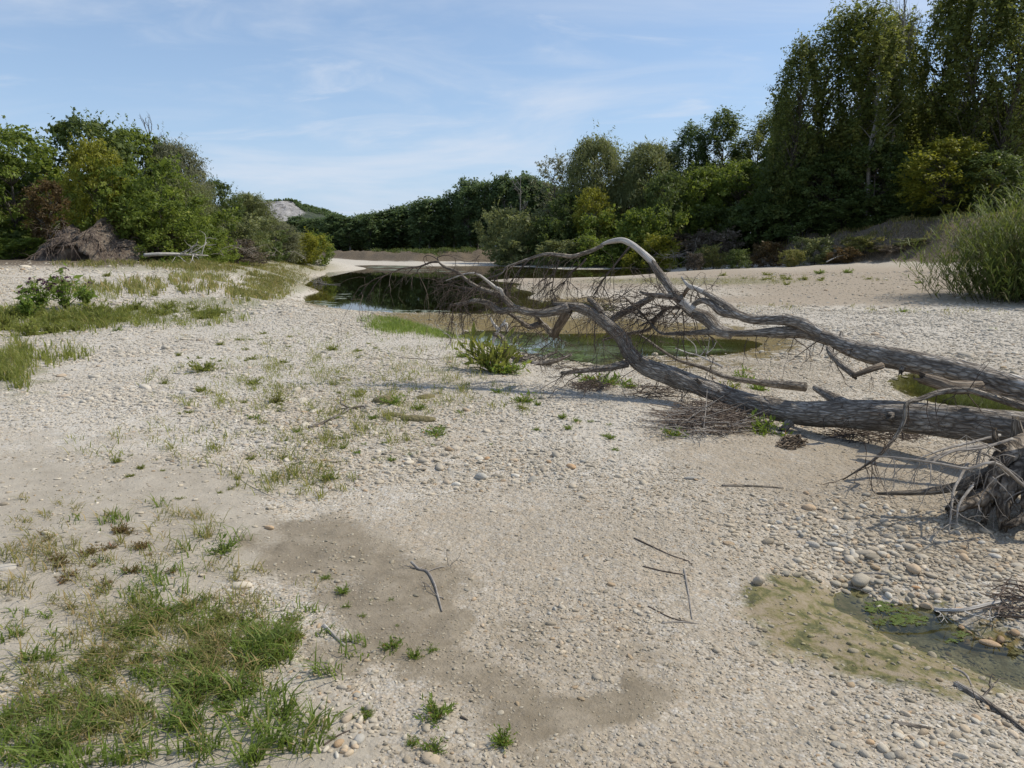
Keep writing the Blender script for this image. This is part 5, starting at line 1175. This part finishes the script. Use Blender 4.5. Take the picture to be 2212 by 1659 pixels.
# ------------------------------------------------------------------ left bank: root mass and driftwood
def root_mass():
    e = empty('root_mass', (0, 0, 0)); tag(e, 'upturned root mass of earth and roots on the left bank', 'root mass')
    Y0 = 46.0; n1, n2 = 70, 34; rg = np.random.default_rng(9)
    SOIL, t = mat_new('root_soil'); o = N(t, 'ShaderNodeOutputMaterial'); b = N(t, 'ShaderNodeBsdfPrincipled', _Roughness=0.95); L(t, b.outputs[0], o.inputs[0])
    g = N(t, 'ShaderNodeNewGeometry'); nz = N(t, 'ShaderNodeTexNoise', _Scale=2.6, _Detail=9, _Roughness=.75); L(t, g.outputs['Position'], nz.inputs['Vector'])
    L(t, ramp(t, [(.3, (.07, .048, .034)), (.46, (.17, .125, .095)), (.56, (.30, .24, .18)), (.8, (.45, .38, .29))], nz.outputs['Fac']).outputs[0], b.inputs['Base Color'])
    bp = N(t, 'ShaderNodeBump', _Strength=1, _Distance=.5); L(t, nz.outputs['Fac'], bp.inputs['Height']); L(t, bp.outputs[0], b.inputs['Normal'])
    us = np.linspace(70, 305, n1); top = np.interp(us, [70, 110, 140, 165, 195, 225, 250, 280, 305], [556, 535, 505, 490, 488, 496, 520, 540, 556])
    V = np.zeros((n2, n1, 3))
    for k in range(n2):
        a = k / (n2 - 1) * math.pi          # front foot, over the top, back foot
        for i, u in enumerate(us):
            tp = at(u, top[i], Y0); zb = float(0.72); x = tp[0]; h = max(tp[2] - zb, 0.02)
            y = Y0 - math.cos(a) * (0.5 + h * .75); z = zb - .3 + (h + .3) * math.sin(a) ** .7
            V[k, i] = (x, y, z)
    d = fbm(V[..., 0] * 1.4, V[..., 2] * 1.6 + V[..., 1] * 1.1, 3, 5); V[..., 1] += d * 4.0; V[..., 2] += d * 3.0 * np.sin(np.linspace(0, math.pi, n2))[:, None]; V[..., 0] += fbm(V[..., 0] * 1.4 + 9, V[..., 2] * 1.6, 5, 4) * .8
    i, j = np.meshgrid(np.arange(n2 - 1), np.arange(n1 - 1), indexing='ij'); a = i * n1 + j
    link('soil_mound', build_mesh('soil_mound', V.reshape(-1, 3), [np.stack([a, a + 1, a + n1 + 1, a + n1], -1).reshape(-1, 4)], True), SOIL, e)
    T = Tubes()
    for k in range(200):
        i = int(rg.integers(8, n1 - 8)); q = V[int(rg.integers(6, 18)), i]
        twigs(T, q + np.array([0, -.1, .05]), np.array([rg.normal(.1, .6), -.5, rg.normal(-.5, .5)]), rg.uniform(.4, 1.6), rg.uniform(.010, .026), 1, rg, .5)
    o = T.build('roots', TWIG2, e); o['kind'] = 'stuff'
root_mass()
T = Tubes(); rg = np.random.default_rng(71)
q = [(312, 551, 44), (345, 549, 44), (380, 549, 44.5), (420, 551, 45), (450, 552, 45.5)]
T.add(px(q), rad(q, [8, 8, 6, 4, 2]), 10, 26, .14, 1)
for k in range(8): twigs(T, at(rg.uniform(360, 440), 549, 44.6), np.array([rg.normal(.5, .5), rg.normal(0, .4), rg.uniform(-.3, .9)]), rg.uniform(.6, 1.8), .03, 1, rg, .1)
tag(T.build('driftwood', BARE), 'white bleached driftwood trunk lying on the left bank', 'driftwood')
for u0, v0, Y, n, ln, mt, lb, cat in ((470, 540, 52, 5, 1.4, TWIGP, 'tangle of pale dead branches right of the white driftwood trunk', 'dead branches'), (560, 540, 62, 5, 1.6, TWIGP, 'dead grey branches under the round grey-green willow', 'dead branches'), (1470, 548, 88, 14, 2.2, TWIGP, 'dead grey branches at the foot of the right bank', 'dead branches'), (610, 542, 72, 4, 1.4, TWIGP, 'dead branches below the yellow-green bush', 'dead branches')):
    T = Tubes()
    for k in range(n): twigs(T, at(u0 + rg.uniform(-30, 30), v0 + rg.uniform(-4, 12), Y), np.array([rg.normal(0, .9), rg.normal(0, .3), rg.uniform(-.1, .7)]), ln * rg.uniform(.5, 1.2), .022, 1, rg, .15)
    tag(T.build('dead_branches', mt), lb, cat)
T = Tubes(); q = [(690, 612, 59), (712, 614.5, 57.5), (735, 613.5, 57)]; T.add(px(q), rad(q, [2.5, 2.2, 1.2]), 6, 12, .1, 3)
for k in range(16): twigs(T, at(rg.uniform(680, 700), 611, 59), np.array([rg.normal(-.2, .7), rg.normal(0, .4), rg.uniform(-.1, .6)]), rg.uniform(.4, 1.0), .02, 1, rg, .2)
tag(T.build('driftwood', TWIGP), 'thin pale drift pole lying out into the dark pool', 'driftwood')
for lb, q, wd in (('pale trunk washed up at the foot of the far bank', [(880, 551, 140), (905, 549.5, 139), (935, 551, 139)], [2.2, 2.4, 1.4]), ('pale stick leaning on the sunny foot of the right bank', [(1785, 566, 78), (1806, 556, 78), (1826, 550, 78)], [2.5, 2, 1])):
    T = Tubes(); T.add(px(q), rad(q, wd), 6, 10, .1, 4); tag(T.build('driftwood', BARE), lb, 'driftwood')

# ------------------------------------------------------------------ grass and weeds
def blades(X, Y, Z, h, wd, rg, shade, lean=.35, curl=.45):
    n = len(X); az = rg.uniform(0, 6.283, n); d = np.stack([np.cos(az), np.sin(az), np.zeros(n)], -1); sd = np.stack([-np.sin(az + rg.normal(0, .6, n)), np.cos(az), np.zeros(n)], -1)
    b = np.stack([X, Y, Z], -1); ln = (np.abs(rg.normal(lean, .2, n)) * h)[:, None]; cl = (np.abs(rg.normal(curl, .25, n)) * h)[:, None]; H = h[:, None] * np.array([[0, 0, 1.0]])
    m = b + H * .55 + d * ln * .5; t = b + H * (1 - .35 * (cl / h[:, None]).clip(0, 1.2)) + d * (ln + cl)
    w_ = wd[:, None] * .5
    V = np.stack([b - sd * w_, b + sd * w_, m + sd * w_ * .8, m - sd * w_ * .8, t], 1).reshape(-1, 3)
    k = np.arange(n)[:, None] * 5
    return V, np.concatenate([k, k + 1, k + 2, k + 3], 1), np.concatenate([k + 3, k + 2, k + 4], 1), np.repeat(shade, 5)
def grass(name, specs, n, hmin, hmax, wd, leaf, label, seed, tufty=True, lean=.35, curl=.45, lo=.2, dry=.06):
    rg = np.random.default_rng(seed); U = []; Vv = []
    wts = np.array([a * b * k for _, _, a, b, k in specs]); wts = wts / wts.sum()
    for (cu, cv, ru, rv, k), w_ in zip(specs, wts):
        m = int(n * w_)
        nt_ = max(3, m // 20) if tufty else m
        a, q = rg.uniform(0, 6.283, nt_), np.sqrt(rg.uniform(0, 1, nt_)) ** 1.25
        tu, tv = cu + ru * q * np.cos(a), cv + rv * q * np.sin(a)
        if tufty:
            pick = rg.integers(0, nt_, m); sp = np.interp(tv, [560, 700, 1650], [4, 8, 16])[pick] * rg.uniform(.4, 1.8, nt_)[pick]
            tu = tu[pick] + rg.normal(0, 1, m) * sp; tv = tv[pick] + rg.normal(0, 1, m) * sp * .45
        U.append(tu); Vv.append(tv)
    U = np.concatenate(U); Vv = np.concatenate(Vv); Vv = np.maximum(Vv, 557)
    X, Y, Z = gpts(U, Vv); ok = (Z > WATER + .02) & (np.hypot(X, Y) < 130)
    X, Y, Z = X[ok], Y[ok], Z[ok]; m = len(X)
    pn = np.clip(.55 + 1.4 * fbm(X / np.maximum(.5, Y * .06), Y / np.maximum(.5, Y * .06), seed, 3), .25, 1.1)
    h = rg.uniform(hmin, hmax, m) * pn; sh = np.clip(rg.uniform(lo, .8, m) + .6 * fbm(X * .7, Y * .4, seed + 4, 3), 0, .86); sh = np.where(rg.uniform(size=m) < dry, rg.uniform(.9, 1, m), sh)
    V, q, t, s_ = blades(X, Y, Z - .005, h, wd * rg.uniform(.6, 1.3, m), rg, sh, lean, curl)
    return tag(link(name, build_mesh(name, V, [q, t], False, None, {'shade': s_}), LEAF[leaf]), label, kind='stuff')
grass('grass', [(480, 1400, 160, 110, 2.0), (560, 1360, 90, 70, 2.0), (330, 1330, 110, 70, 2.0), (130, 1600, 170, 90, 2.2), (380, 1500, 190, 90, 1.3), (450, 1610, 190, 60, 1.2), (60, 1400, 110, 90, .8), (220, 1440, 170, 90, 1.0), (300, 1240, 150, 60, .8), (470, 1180, 70, 40, .8), (240, 1120, 130, 50, .6), (620, 1330, 80, 60, .9), (640, 1590, 80, 60, .7), (700, 1410, 80, 50, .9), (620, 1530, 60, 40, 1.2)],
      5200, .04, .15, .0066, 'grass', 'green grass growing on the silt in the lower left corner', 31, True, .5, .5, .1, .10)
grass('grass', [(480, 1400, 160, 110, 2), (250, 1430, 250, 130, 1.0), (200, 1150, 260, 90, 1.2), (560, 1250, 120, 60, .8), (120, 1250, 160, 90, .8), (150, 1560, 180, 90, 1.0)],
      4600, .04, .12, .0048, 'drygrass', 'dry reddish and yellow stems among the lower left grass', 32, True, .8, .5, .3, .35)
grass('grass', [(300, 690, 240, 16, 3), (110, 690, 150, 30, 3), (30, 790, 50, 50, 2), (130, 770, 100, 22, .7), (470, 660, 120, 10, 2.0), (190, 640, 160, 18, .9), (400, 670, 110, 16, 1.5)],
      9500, .08, .40, .013, 'weedy', 'green weeds along the hollow left of the gravel bar', 33, True, .3, .3, .1, .12)
grass('grass', [(560, 572, 150, 12, 2.2), (600, 600, 70, 22, 2.2), (560, 632, 70, 16, 2), (430, 572, 110, 14, 1.6), (280, 570, 170, 8, .9), (450, 600, 120, 16, .3), (300, 620, 220, 16, .3), (650, 566, 60, 5, 1)],
      22000, .15, .50, .034, 'drygrass', 'yellow and green grass strip between the left bank and the pool', 34, True, .3, .3, .1, .20)
grass('grass', [(860, 706, 60, 12, 2), (960, 718, 60, 10, 2), (820, 690, 40, 8, 1)], 5200, .08, .25, .009, 'grass', 'fresh green grass on the crest by the pool', 35, True, .4, .4, .25, .03)
grass('grass', [(1480, 606, 240, 7, 2), (1750, 600, 200, 10, .5), (1640, 612, 160, 6, .7), (2050, 672, 200, 5, .8), (1700, 664, 160, 4, .5), (2190, 640, 60, 8, .5)], 3200, .10, .22, .022, 'drygrass', 'thin yellow-green grass on the right sand bar', 36, True, .4, .3, .15, .15)
grass('grass', [(700, 760, 230, 50, 1), (560, 830, 260, 60, .8), (800, 850, 220, 60, .8), (480, 720, 100, 20, .6), (700, 950, 220, 60, .6), (950, 780, 120, 40, .6), (1000, 860, 160, 60, .4), (400, 960, 260, 50, .25), (640, 1040, 160, 40, .5)], 9500, .04, .16, .006, 'weedy', 'sparse weeds scattered over the gravel bar', 37, True, .7, .4, .1, .25)
def bank_grass(n, hmin, hmax, wd, leaf, seed, i_lo, off, label, name, dry, i_hi=None):
    rg = np.random.default_rng(seed); i = rg.integers(i_lo, i_hi or len(BANK) - 2, n // 40); t = rg.uniform(0, 1, n // 40); A = np.array([b[:2] for b in BANK])
    base = A[i] + (A[i + 1] - A[i]) * t[:, None]; d = A[i + 1] - A[i]; nn = unit(np.stack([-d[:, 1], d[:, 0]], -1)); base = base + nn * rg.uniform(*off, n // 40)[:, None]
    p = base[rg.integers(0, len(base), n)] + rg.normal(0, .5, (n, 2)); z = ground_z(p[:, 0], p[:, 1])
    sh = np.clip(rg.uniform(0, .8, n) + .6 * fbm(p[:, 0] * .3, p[:, 1] * .3, seed, 3), 0, .86); sh = np.where(rg.uniform(size=n) < dry, rg.uniform(.9, 1, n), sh)
    V, q, t_, s_ = blades(p[:, 0], p[:, 1], z - .02, rg.uniform(hmin, hmax, n), wd * rg.uniform(.6, 1.3, n), rg, sh, .4, .4)
    tag(link(name, build_mesh(name, V, [q, t_], False, None, {'shade': s_}), LEAF[leaf]), label, kind='stuff')
bank_grass(9000, .2, .7, .06, 'drygrass', 38, 5, (3, 13), 'dry grass and herbs clothing the slope of the right bank', 'dry_grass', .35)
bank_grass(1500, .2, .5, .05, 'dry', 39, 5, (1, 11), 'brown dead brush on the slope of the right bank', 'dead_brush', .2)
bank_grass(4000, .3, .9, .09, 'dark', 40, 1, (4, 9), 'dark herbs along the top of the far bank', 'bank_herbs', .1, 5)

# weed clumps: each a thing of its own
def weed_mesh(seed, n=34, ln=.13, leaf=.035, up=.45):
    rg = np.random.default_rng(seed); C = []; D = []; T = Tubes()
    for k in range(n):
        az = rg.uniform(0, 6.283); d = unit(np.array([math.cos(az), math.sin(az), abs(rg.normal(up, .35))])); l_ = ln * rg.uniform(.5, 1.15)
        e_ = d * l_ + np.array([0, 0, .02 * rg.normal()]); T.add([np.zeros(3), e_ * .55 + np.array([0, 0, .012]), e_], [.0022, .0016, .0008], 3, 4, cap=False)
        m = int(rg.integers(7, 13)); t = np.linspace(.25, 1.0, m)[:, None]; C.append(e_ * t + rg.normal(0, .006, (m, 3))); D.append(unit(d[None] * .6 + rg.normal(0, .6, (m, 3)) + np.array([0, 0, .35])))
    C = np.vstack(C); D = np.vstack(D); m = len(C); s = leaf * np.exp(rg.normal(0, .25, m))[:, None]
    sd = unit(np.cross(D, rg.normal(0, 1, (m, 3)))); V = np.stack([C, C + D * s * .45 + sd * s * .15, C + D * s, C + D * s * .45 - sd * s * .15], 1).reshape(-1, 3)
    sh = np.repeat(np.clip(rg.normal(.55, .2, m), 0, .86) * 1.0, 4); sh[np.repeat(rg.uniform(size=m) < .06, 4)] = 1.0
    q = np.arange(m * 4).reshape(-1, 4)
    lm = build_mesh('leaves', V, [q], False, None, {'shade': sh}); sm = T.mesh('stems'); lm.materials.append(LEAF['weed']); sm.materials.append(TWIG)
    sm.materials.clear(); sm.materials.append(STEM)
    return lm, sm
STEM = bark_material('green_stem', (.06, .07, .02), (.13, .13, .045), (.2, .12, .06), bump=.001)
WEEDS = [weed_mesh(200 + k, 24 + 5 * k, .12, .032, .3 + .12 * k) for k in range(5)]
def weed(u, v, r_px, label, leaf='weed', group=None, tall=1.0, name='weed_clump', k=None, p=None):
    p = gpt(u, v) if p is None else p; s = r_px / F * max(p[1], .5) * 1.05 / .13
    e = empty(name, (p[0], p[1], p[2] - .004), rng.uniform(0, 6.283), (s, s, s * tall)); tag(e, label, 'weed', group)
    lm, sm = WEEDS[int(rng.integers(5)) if k is None else k]
    link('leaves', lm, LEAF[leaf], e); link('stems', sm, STEM, e)
W_ = [(945, 1545, 52, 'largest leafy weed clump near the bottom middle', 'weed', 1), (935, 1618, 36, 'weed clump at the bottom below the largest one', 'weed', 1), (1086, 1606, 38, 'weed clump alone on the gravel at the bottom, right of the others', 'weed', 1),
      (705, 1250, 16, 'tiny weed on the upper part of the wet silt', 'weed', 1), (740, 1282, 22, 'small weed on the wet silt right of the grass', 'weed', 1), (895, 1420, 24, 'dark weed on the wet silt below the curved branch', 'weed', 1.2), (932, 1406, 18, 'smaller weed right of the dark weed on the wet silt', 'weed', 1), (845, 1398, 34, 'bright weed left of the dark weed on the wet silt', 'weed', 1.2),
      (612, 1548, 50, 'broad weed clump at the right fringe of the corner grass', 'weed', .8), (480, 1195, 42, 'grass like weed clump on the pale silt above the grass', 'weed', .9), (705, 1035, 24, 'weed clump in the middle of the gravel above the silt', 'weed', .9), (550, 905, 18, 'dark green weed alone below the yellow weeds', 'weed', 1),
      (440, 802, 40, 'spreading yellow-green weed on the upper gravel bar', 'weedy', .7), (548, 830, 22, 'faded weed right of the spreading yellow-green one', 'weedy', .9), (600, 870, 22, 'tall faded weed stalks below the faded weed', 'drygrass', 1.6), (252, 716, 13, 'round dark weed at the left rim of the gravel bar', 'grass', 1.1), (716, 757, 20, 'weed on the crest of the gravel bar left of the stick', 'weedy', 1),
      (945, 938, 40, 'bright grass tuft in front of the low mossy boulder', 'weed', .6), (845, 872, 34, 'grass tuft growing against the domed mossy boulder', 'weed', .7), (905, 885, 20, 'thin tuft between the mossy boulders', 'weed', .7), (1130, 868, 28, 'weed clump on the bright gravel right of the boulders', 'weed', .9), (1072, 848, 17, 'small weed above the clump on the bright gravel', 'weed', .8), (1130, 884, 16, 'small weed touching the clump on the bright gravel', 'weedy', .8),
      (1215, 905, 12, 'left one of three little weeds below the trunk bend', 'weed', 1.2), (1248, 912, 14, 'right one of three little weeds below the trunk bend', 'weed', 1.1), (1226, 928, 12, 'lowest of three little weeds below the trunk bend', 'weed', 1), (1318, 948, 14, 'little weed on the gravel left of the brush heap', 'weed', 1), (1330, 972, 13, 'dark little weed lying flat below the brush heap', 'weed', .4),
      (1655, 936, 46, 'bright fresh green plant growing from under the lower trunk', 'weed', 1.1), (1456, 942, 30, 'ferny green plant at the left foot of the brush heap', 'weed', 1), (1060, 803, 74, 'tall yellow-green plant beside the crooked driftwood', 'weedy', 1.25), (1090, 808, 50, 'low green mat at the foot of the tall yellow-green plant', 'weed', .6), (1000, 772, 20, 'low plant left of the tall yellow-green plant', 'weed', .6),
      (1300, 830, 62, 'dark green plant under the branch of the lower trunk', 'weed', .7), (1600, 818, 30, 'grassy plant behind the lower trunk', 'grass', 1.2), (1570, 842, 28, 'pale grass growing against the lower trunk', 'weedy', 1.4), (1640, 835, 26, 'green plant behind the trunk right of the brush heap', 'grass', 1.1), (1360, 838, 26, 'small plant under the rising part of the lower trunk', 'weed', .7),
      (1830, 590, 16, 'round green tussock on the right sand bar', 'grass', .9), (1560, 596, 10, 'small tussock left on the right sand bar', 'weedy', .9), (1770, 592, 14, 'tussock left of the round one on the sand bar', 'grass', .7), (1700, 604, 12, 'faded tussock below on the sand bar', 'weedy', .8), (1985, 612, 12, 'tussock on the sand bar by the reeds', 'grass', .8), (1950, 674, 12, 'weed on the far gravel below the reeds', 'weed', .9), (1705, 702, 10, 'weed alone on the far gravel right of the limbs', 'weed', .9), (2145, 712, 9, 'small weed on the far gravel near the right edge', 'weed', .8)]
for k in range(len(W_)):
    u, v, r_, lb, lf, tl = W_[k]; weed(u, v, r_, lb, lf, None, tl)
for cu, cv, ru, rv, n, r0, lf, lb, gp in ((620, 760, 260, 40, 20, 10, 'weedy', 'little faded weed on the crest of the gravel bar', 'weeds on the crest of the bar'), (560, 860, 240, 60, 14, 11, 'weedy', 'little faded weed on the upper gravel bar', 'weeds on the upper bar'), (800, 960, 220, 70, 16, 9, 'weed', 'tiny green weed on the gravel near the mossy boulders', 'weeds near the boulders'), (400, 1020, 260, 60, 14, 11, 'weedy', 'tiny weed on the pale silt in the left middle', 'weeds on the pale silt'),
                          (1150, 930, 220, 60, 8, 8, 'weed', 'tiny green weed on the open middle gravel', 'weeds on the middle gravel'), (800, 1580, 110, 60, 10, 16, 'weed', 'thin weed among the stones near the bottom', 'weeds near the bottom'), (760, 1330, 110, 70, 10, 10, 'weed', 'tiny weed on the wet silt', 'weeds on the wet silt'), (400, 1440, 230, 130, 30, 26, 'weed', 'leafy weed among the grass of the lower left corner', 'weeds in the corner grass'), (560, 1380, 120, 80, 18, 24, 'weedy', 'yellowish weed in the densest patch of the corner grass', 'yellow weeds in the corner grass'), (220, 1210, 200, 80, 18, 20, 'rustw', 'reddish withered weed on the silt above the corner grass', 'withered weeds on the silt'),
                          (110, 698, 150, 30, 30, 26, 'weedy', 'bushy weed in the hollow at the left edge', 'weeds of the left hollow'), (350, 682, 180, 14, 24, 15, 'weedy', 'low weed along the hollow behind the gravel bar', 'weeds behind the bar'), (300, 615, 240, 26, 18, 12, 'weedy', 'small weed on the far left gravel bar', 'weeds on the far left gravel'), (480, 568, 140, 7, 14, 12, 'weed', 'herb at the foot of the left bank', 'herbs at the left bank'), (1700, 604, 200, 14, 12, 8, 'weedy', 'small faded tuft on the right sand bar', 'tufts on the right sand bar')):
    a, q = rng.uniform(0, 6.283, n), np.sqrt(rng.uniform(0, 1, n)); PX = np.stack(gpts(cu + ru * q * np.cos(a), cv + rv * q * np.sin(a)), -1)
    for k in range(n): weed(0, 0, r0 * rng.uniform(.6, 1.5), lb, lf, gp, rng.uniform(.6, 1.1) * (1.35 if 'hollow' in lb else 1), p=PX[k])

# flowering shrubs on the left gravel
def flower_shrub(u, v, hpx, label, seed, flowers=True):
    p = gpt(u, v); H = hpx / F * p[1]; rg = np.random.default_rng(seed); e = empty('flowering_shrub', tuple(p)); tag(e, label, 'shrub')
    T = Tubes(); C = []; FC = []
    for k in range(16):
        d = unit(np.array([rg.normal(0, .35), rg.normal(0, .35), 1])); l_ = H * rg.uniform(.6, 1.05); e_ = d * l_; T.add([np.zeros(3), e_ * .5, e_], [.012, .008, .004], 4, 5, cap=False)
        m = 34; t = rg.uniform(.2, 1, m)[:, None]; C.append(e_ * t + rg.normal(0, .045 * H, (m, 3)))
        if flowers and rg.uniform() < .6:
            tt = np.linspace(0, 1, 14)[:, None]; sd = unit(np.array([rg.normal(), rg.normal(), 0])); FC.append(e_ + sd * tt * .16 * H + np.array([0, 0, 1]) * (tt * .10 - tt * tt * .14) * H + rg.normal(0, .008, (14, 3)))
    C = np.vstack(C); v_, q_, s_ = leaf_quads(C, .11, rg, np.clip(rg.normal(.45, .2, len(C)), 0, .85), .3)
    T.build('stems', STEM, e); link('leaves', build_mesh('leaves', v_, [q_], False, None, {'shade': s_}), LEAF['weed'], e)
    if FC:
        FC = np.vstack(FC); v_, q_, s_ = leaf_quads(FC, .05, rg, rg.uniform(0, .8, len(FC)), .8); link('flower_spikes', build_mesh('flower_spikes', v_, [q_], False, None, {'shade': s_}), LEAF['purple'], e)
flower_shrub(140, 668, 92, 'leafy shrub with drooping purple flower spikes in the left weeds', 1)
flower_shrub(85, 672, 78, 'slim flowering shrub left of the leafy one', 2)
flower_shrub(185, 658, 48, 'low shrub right of the leafy flowering one', 3, False)
flower_shrub(60, 690, 50, 'small shrub at the front of the left weeds', 4, False)

# reed thicket at the right edge
def reeds():
    e = empty('reed_thicket', tuple(gpt(2192, 654))); tag(e, 'tall thicket of green reeds at the right edge of the sand bar', 'reeds')
    rg = np.random.default_rng(12); X0, Y0, Z0 = e.location
    n = 1300; bx = rg.normal(0, 1, n); by = rg.normal(0, 1, n)
    base = np.stack([1.6 + bx * 1.35, 1.2 + by * 1.3, np.zeros(n)], -1)
    out_ = np.stack([base[:, 0] - 1.6, base[:, 1] - 1.2, np.zeros(n)], -1)
    gx = base[:, 0] + X0; gy = base[:, 1] + Y0; base[:, 2] = ground_z(gx, gy, False) - Z0 - .05
    hgt = rg.uniform(2.4, 5.6, n) * np.interp(base[:, 0], [-2.0, 0, 2.5], [.45, .8, 1.2])
    d = unit(np.stack([out_[:, 0] * .22 + rg.normal(0, .12, n), out_[:, 1] * .22 + rg.normal(0, .12, n), np.ones(n)], -1))
    T = Tubes()
    for k in range(0, n, 2):
        T.add([base[k], base[k] + d[k] * hgt[k] * .55, base[k] + d[k] * hgt[k] * .95 + np.array([d[k][0], d[k][1], -.15]) * .35 * hgt[k] * .5], [.012, .010, .004], 3, 5, cap=False)
    T.build('stems', STEM, e)
    m = 15; t = rg.uniform(.08, 1, (n, m)); A = base[:, None] + d[:, None] * (hgt[:, None] * t)[..., None]; A = A.reshape(-1, 3); N2 = len(A)
    az = rg.uniform(0, 6.283, N2); ld = np.stack([np.cos(az), np.sin(az), rg.normal(.55, .4, N2)], -1); ld = unit(ld + np.repeat(d, m, 0) * .8); ln = rg.uniform(.35, .85, N2)[:, None]
    sd = unit(np.cross(ld, np.array([0, 0, 1.0]) + rg.normal(0, .3, (N2, 3)))); w_ = .034 * rg.uniform(.6, 1.3, N2)[:, None]
    mid = A + ld * ln * .5; tip = A + ld * ln + np.array([0, 0, -1.0]) * ln * rg.uniform(.05, .55, N2)[:, None]
    V = np.stack([A - sd * w_ * .4, A + sd * w_ * .4, mid + sd * w_ * .5, mid - sd * w_ * .5, tip], 1).reshape(-1, 3); k = np.arange(N2)[:, None] * 5
    sh = np.clip(rg.normal(.42, .2, N2), 0, .86); sh = np.where(rg.uniform(size=N2) < np.interp(t.ravel(), [0, .35, 1], [.3, .07, .02]), 1.0, sh)
    link('leaves', build_mesh('leaves', V, [np.concatenate([k, k + 1, k + 2, k + 3], 1), np.concatenate([k + 3, k + 2, k + 4], 1)], False, None, {'shade': np.repeat(sh, 5)}), LEAF['reed'], e)
reeds()

# algae mats floating on the puddle and the pools
def algae(name, spec, z, label, leafname, lumps=7):
    rg = np.random.default_rng(77); V = []; Fc = []; n0 = 0
    for u, v, ru, rv, n in spec:
        for _ in range(n):
            a, q = rg.uniform(0, 6.283), math.sqrt(rg.uniform(0, 1)); c = gz(u + ru * q * math.cos(a), v + rv * q * math.sin(a), z); r = rg.uniform(.25, 1) * lumps * .001 * c[1]
            k = 20; an = np.arange(k) * 2 * math.pi / k; rr = r * np.clip(1 + .5 * np.sin(an * 2 + rg.uniform(0, 6)) * rg.uniform(0, 1) + .4 * np.sin(an * 5 + rg.uniform(0, 6)) + rg.normal(0, .22, k), .15, 2); P_ = np.stack([c[0] + rr * np.cos(an) * 1.5, c[1] + rr * np.sin(an), np.full(k, z + .002 + rg.uniform(0, .002))], -1)
            V.append(np.vstack([P_, [[c[0], c[1], z + .006]]])); j = np.arange(k); Fc.append(np.stack([np.full(k, n0 + k), n0 + j, n0 + (j + 1) % k], -1)); n0 += k + 1
    m = build_mesh(name, np.vstack(V), [np.vstack(Fc)], True, None, {'shade': rg.uniform(.2, .85, n0)})
    tag(link(name, m, LEAF[leafname]), label, kind='stuff')
LEAF['algae'] = leaf_material('algae', (0.05, 0.075, 0.012), (0.125, 0.17, 0.028), None, 0.2)
LEAF['scum'] = leaf_material('pale_scum', (0.12, 0.14, 0.08), (0.30, 0.33, 0.24), None, 0.1)
algae('puddle_algae', [(1905, 1312, 40, 12, 40), (1965, 1340, 42, 14, 60), (1930, 1332, 60, 20, 40), (2075, 1372, 14, 6, 14), (2060, 1385, 20, 6, 8)], -0.150, 'bright green algae floating on the murky puddle', 'algae', 3.4)
algae('pool_algae', [(1180, 762, 90, 10, 50), (1250, 775, 80, 12, 40), (1100, 742, 50, 10, 30), (1500, 752, 70, 6, 20)], WATER + 0.006, 'green algae floating on the shallow pool', 'algae', 6)
algae('pool_scum', [(860, 577, 70, 2.5, 60), (900, 583, 90, 1.5, 30), (950, 586, 60, 1.0, 16), (700, 592, 25, 4, 16), (690, 655, 30, 6, 26), (860, 672, 120, 3, 40), (740, 640, 20, 6, 8)], WATER + 0.003, 'pale scum drifting on the far end of the dark pool', 'scum', 5)

# things that look alike are told apart by their order from the left
ONES = ['', 'first', 'second', 'third', 'fourth', 'fifth', 'sixth', 'seventh', 'eighth', 'ninth', 'tenth', 'eleventh', 'twelfth', 'thirteenth', 'fourteenth', 'fifteenth', 'sixteenth', 'seventeenth', 'eighteenth', 'nineteenth']
def ordinal(n):
    if n < 20: return ONES[n]
    t_, o_ = divmod(n, 10); names = {2: 'twent', 3: 'thirt', 4: 'fort', 5: 'fift', 6: 'sixt'}
    return names[t_] + 'ieth' if o_ == 0 else names[t_] + 'y-' + ONES[o_]
same = {}
for o in sc.objects:
    if o.parent is None and 'label' in o and 'category' in o: same.setdefault(o['label'], []).append(o)
for lb, os_ in same.items():
    if len(os_) < 2: continue
    os_.sort(key=lambda o: float(pix(np.array([o.location[0]]), np.array([o.location[1]]), np.array([o.location[2]]))[0][0]))
    for k, o in enumerate(os_): o['label'] = lb + ', ' + ordinal(k + 1) + ' from the left'
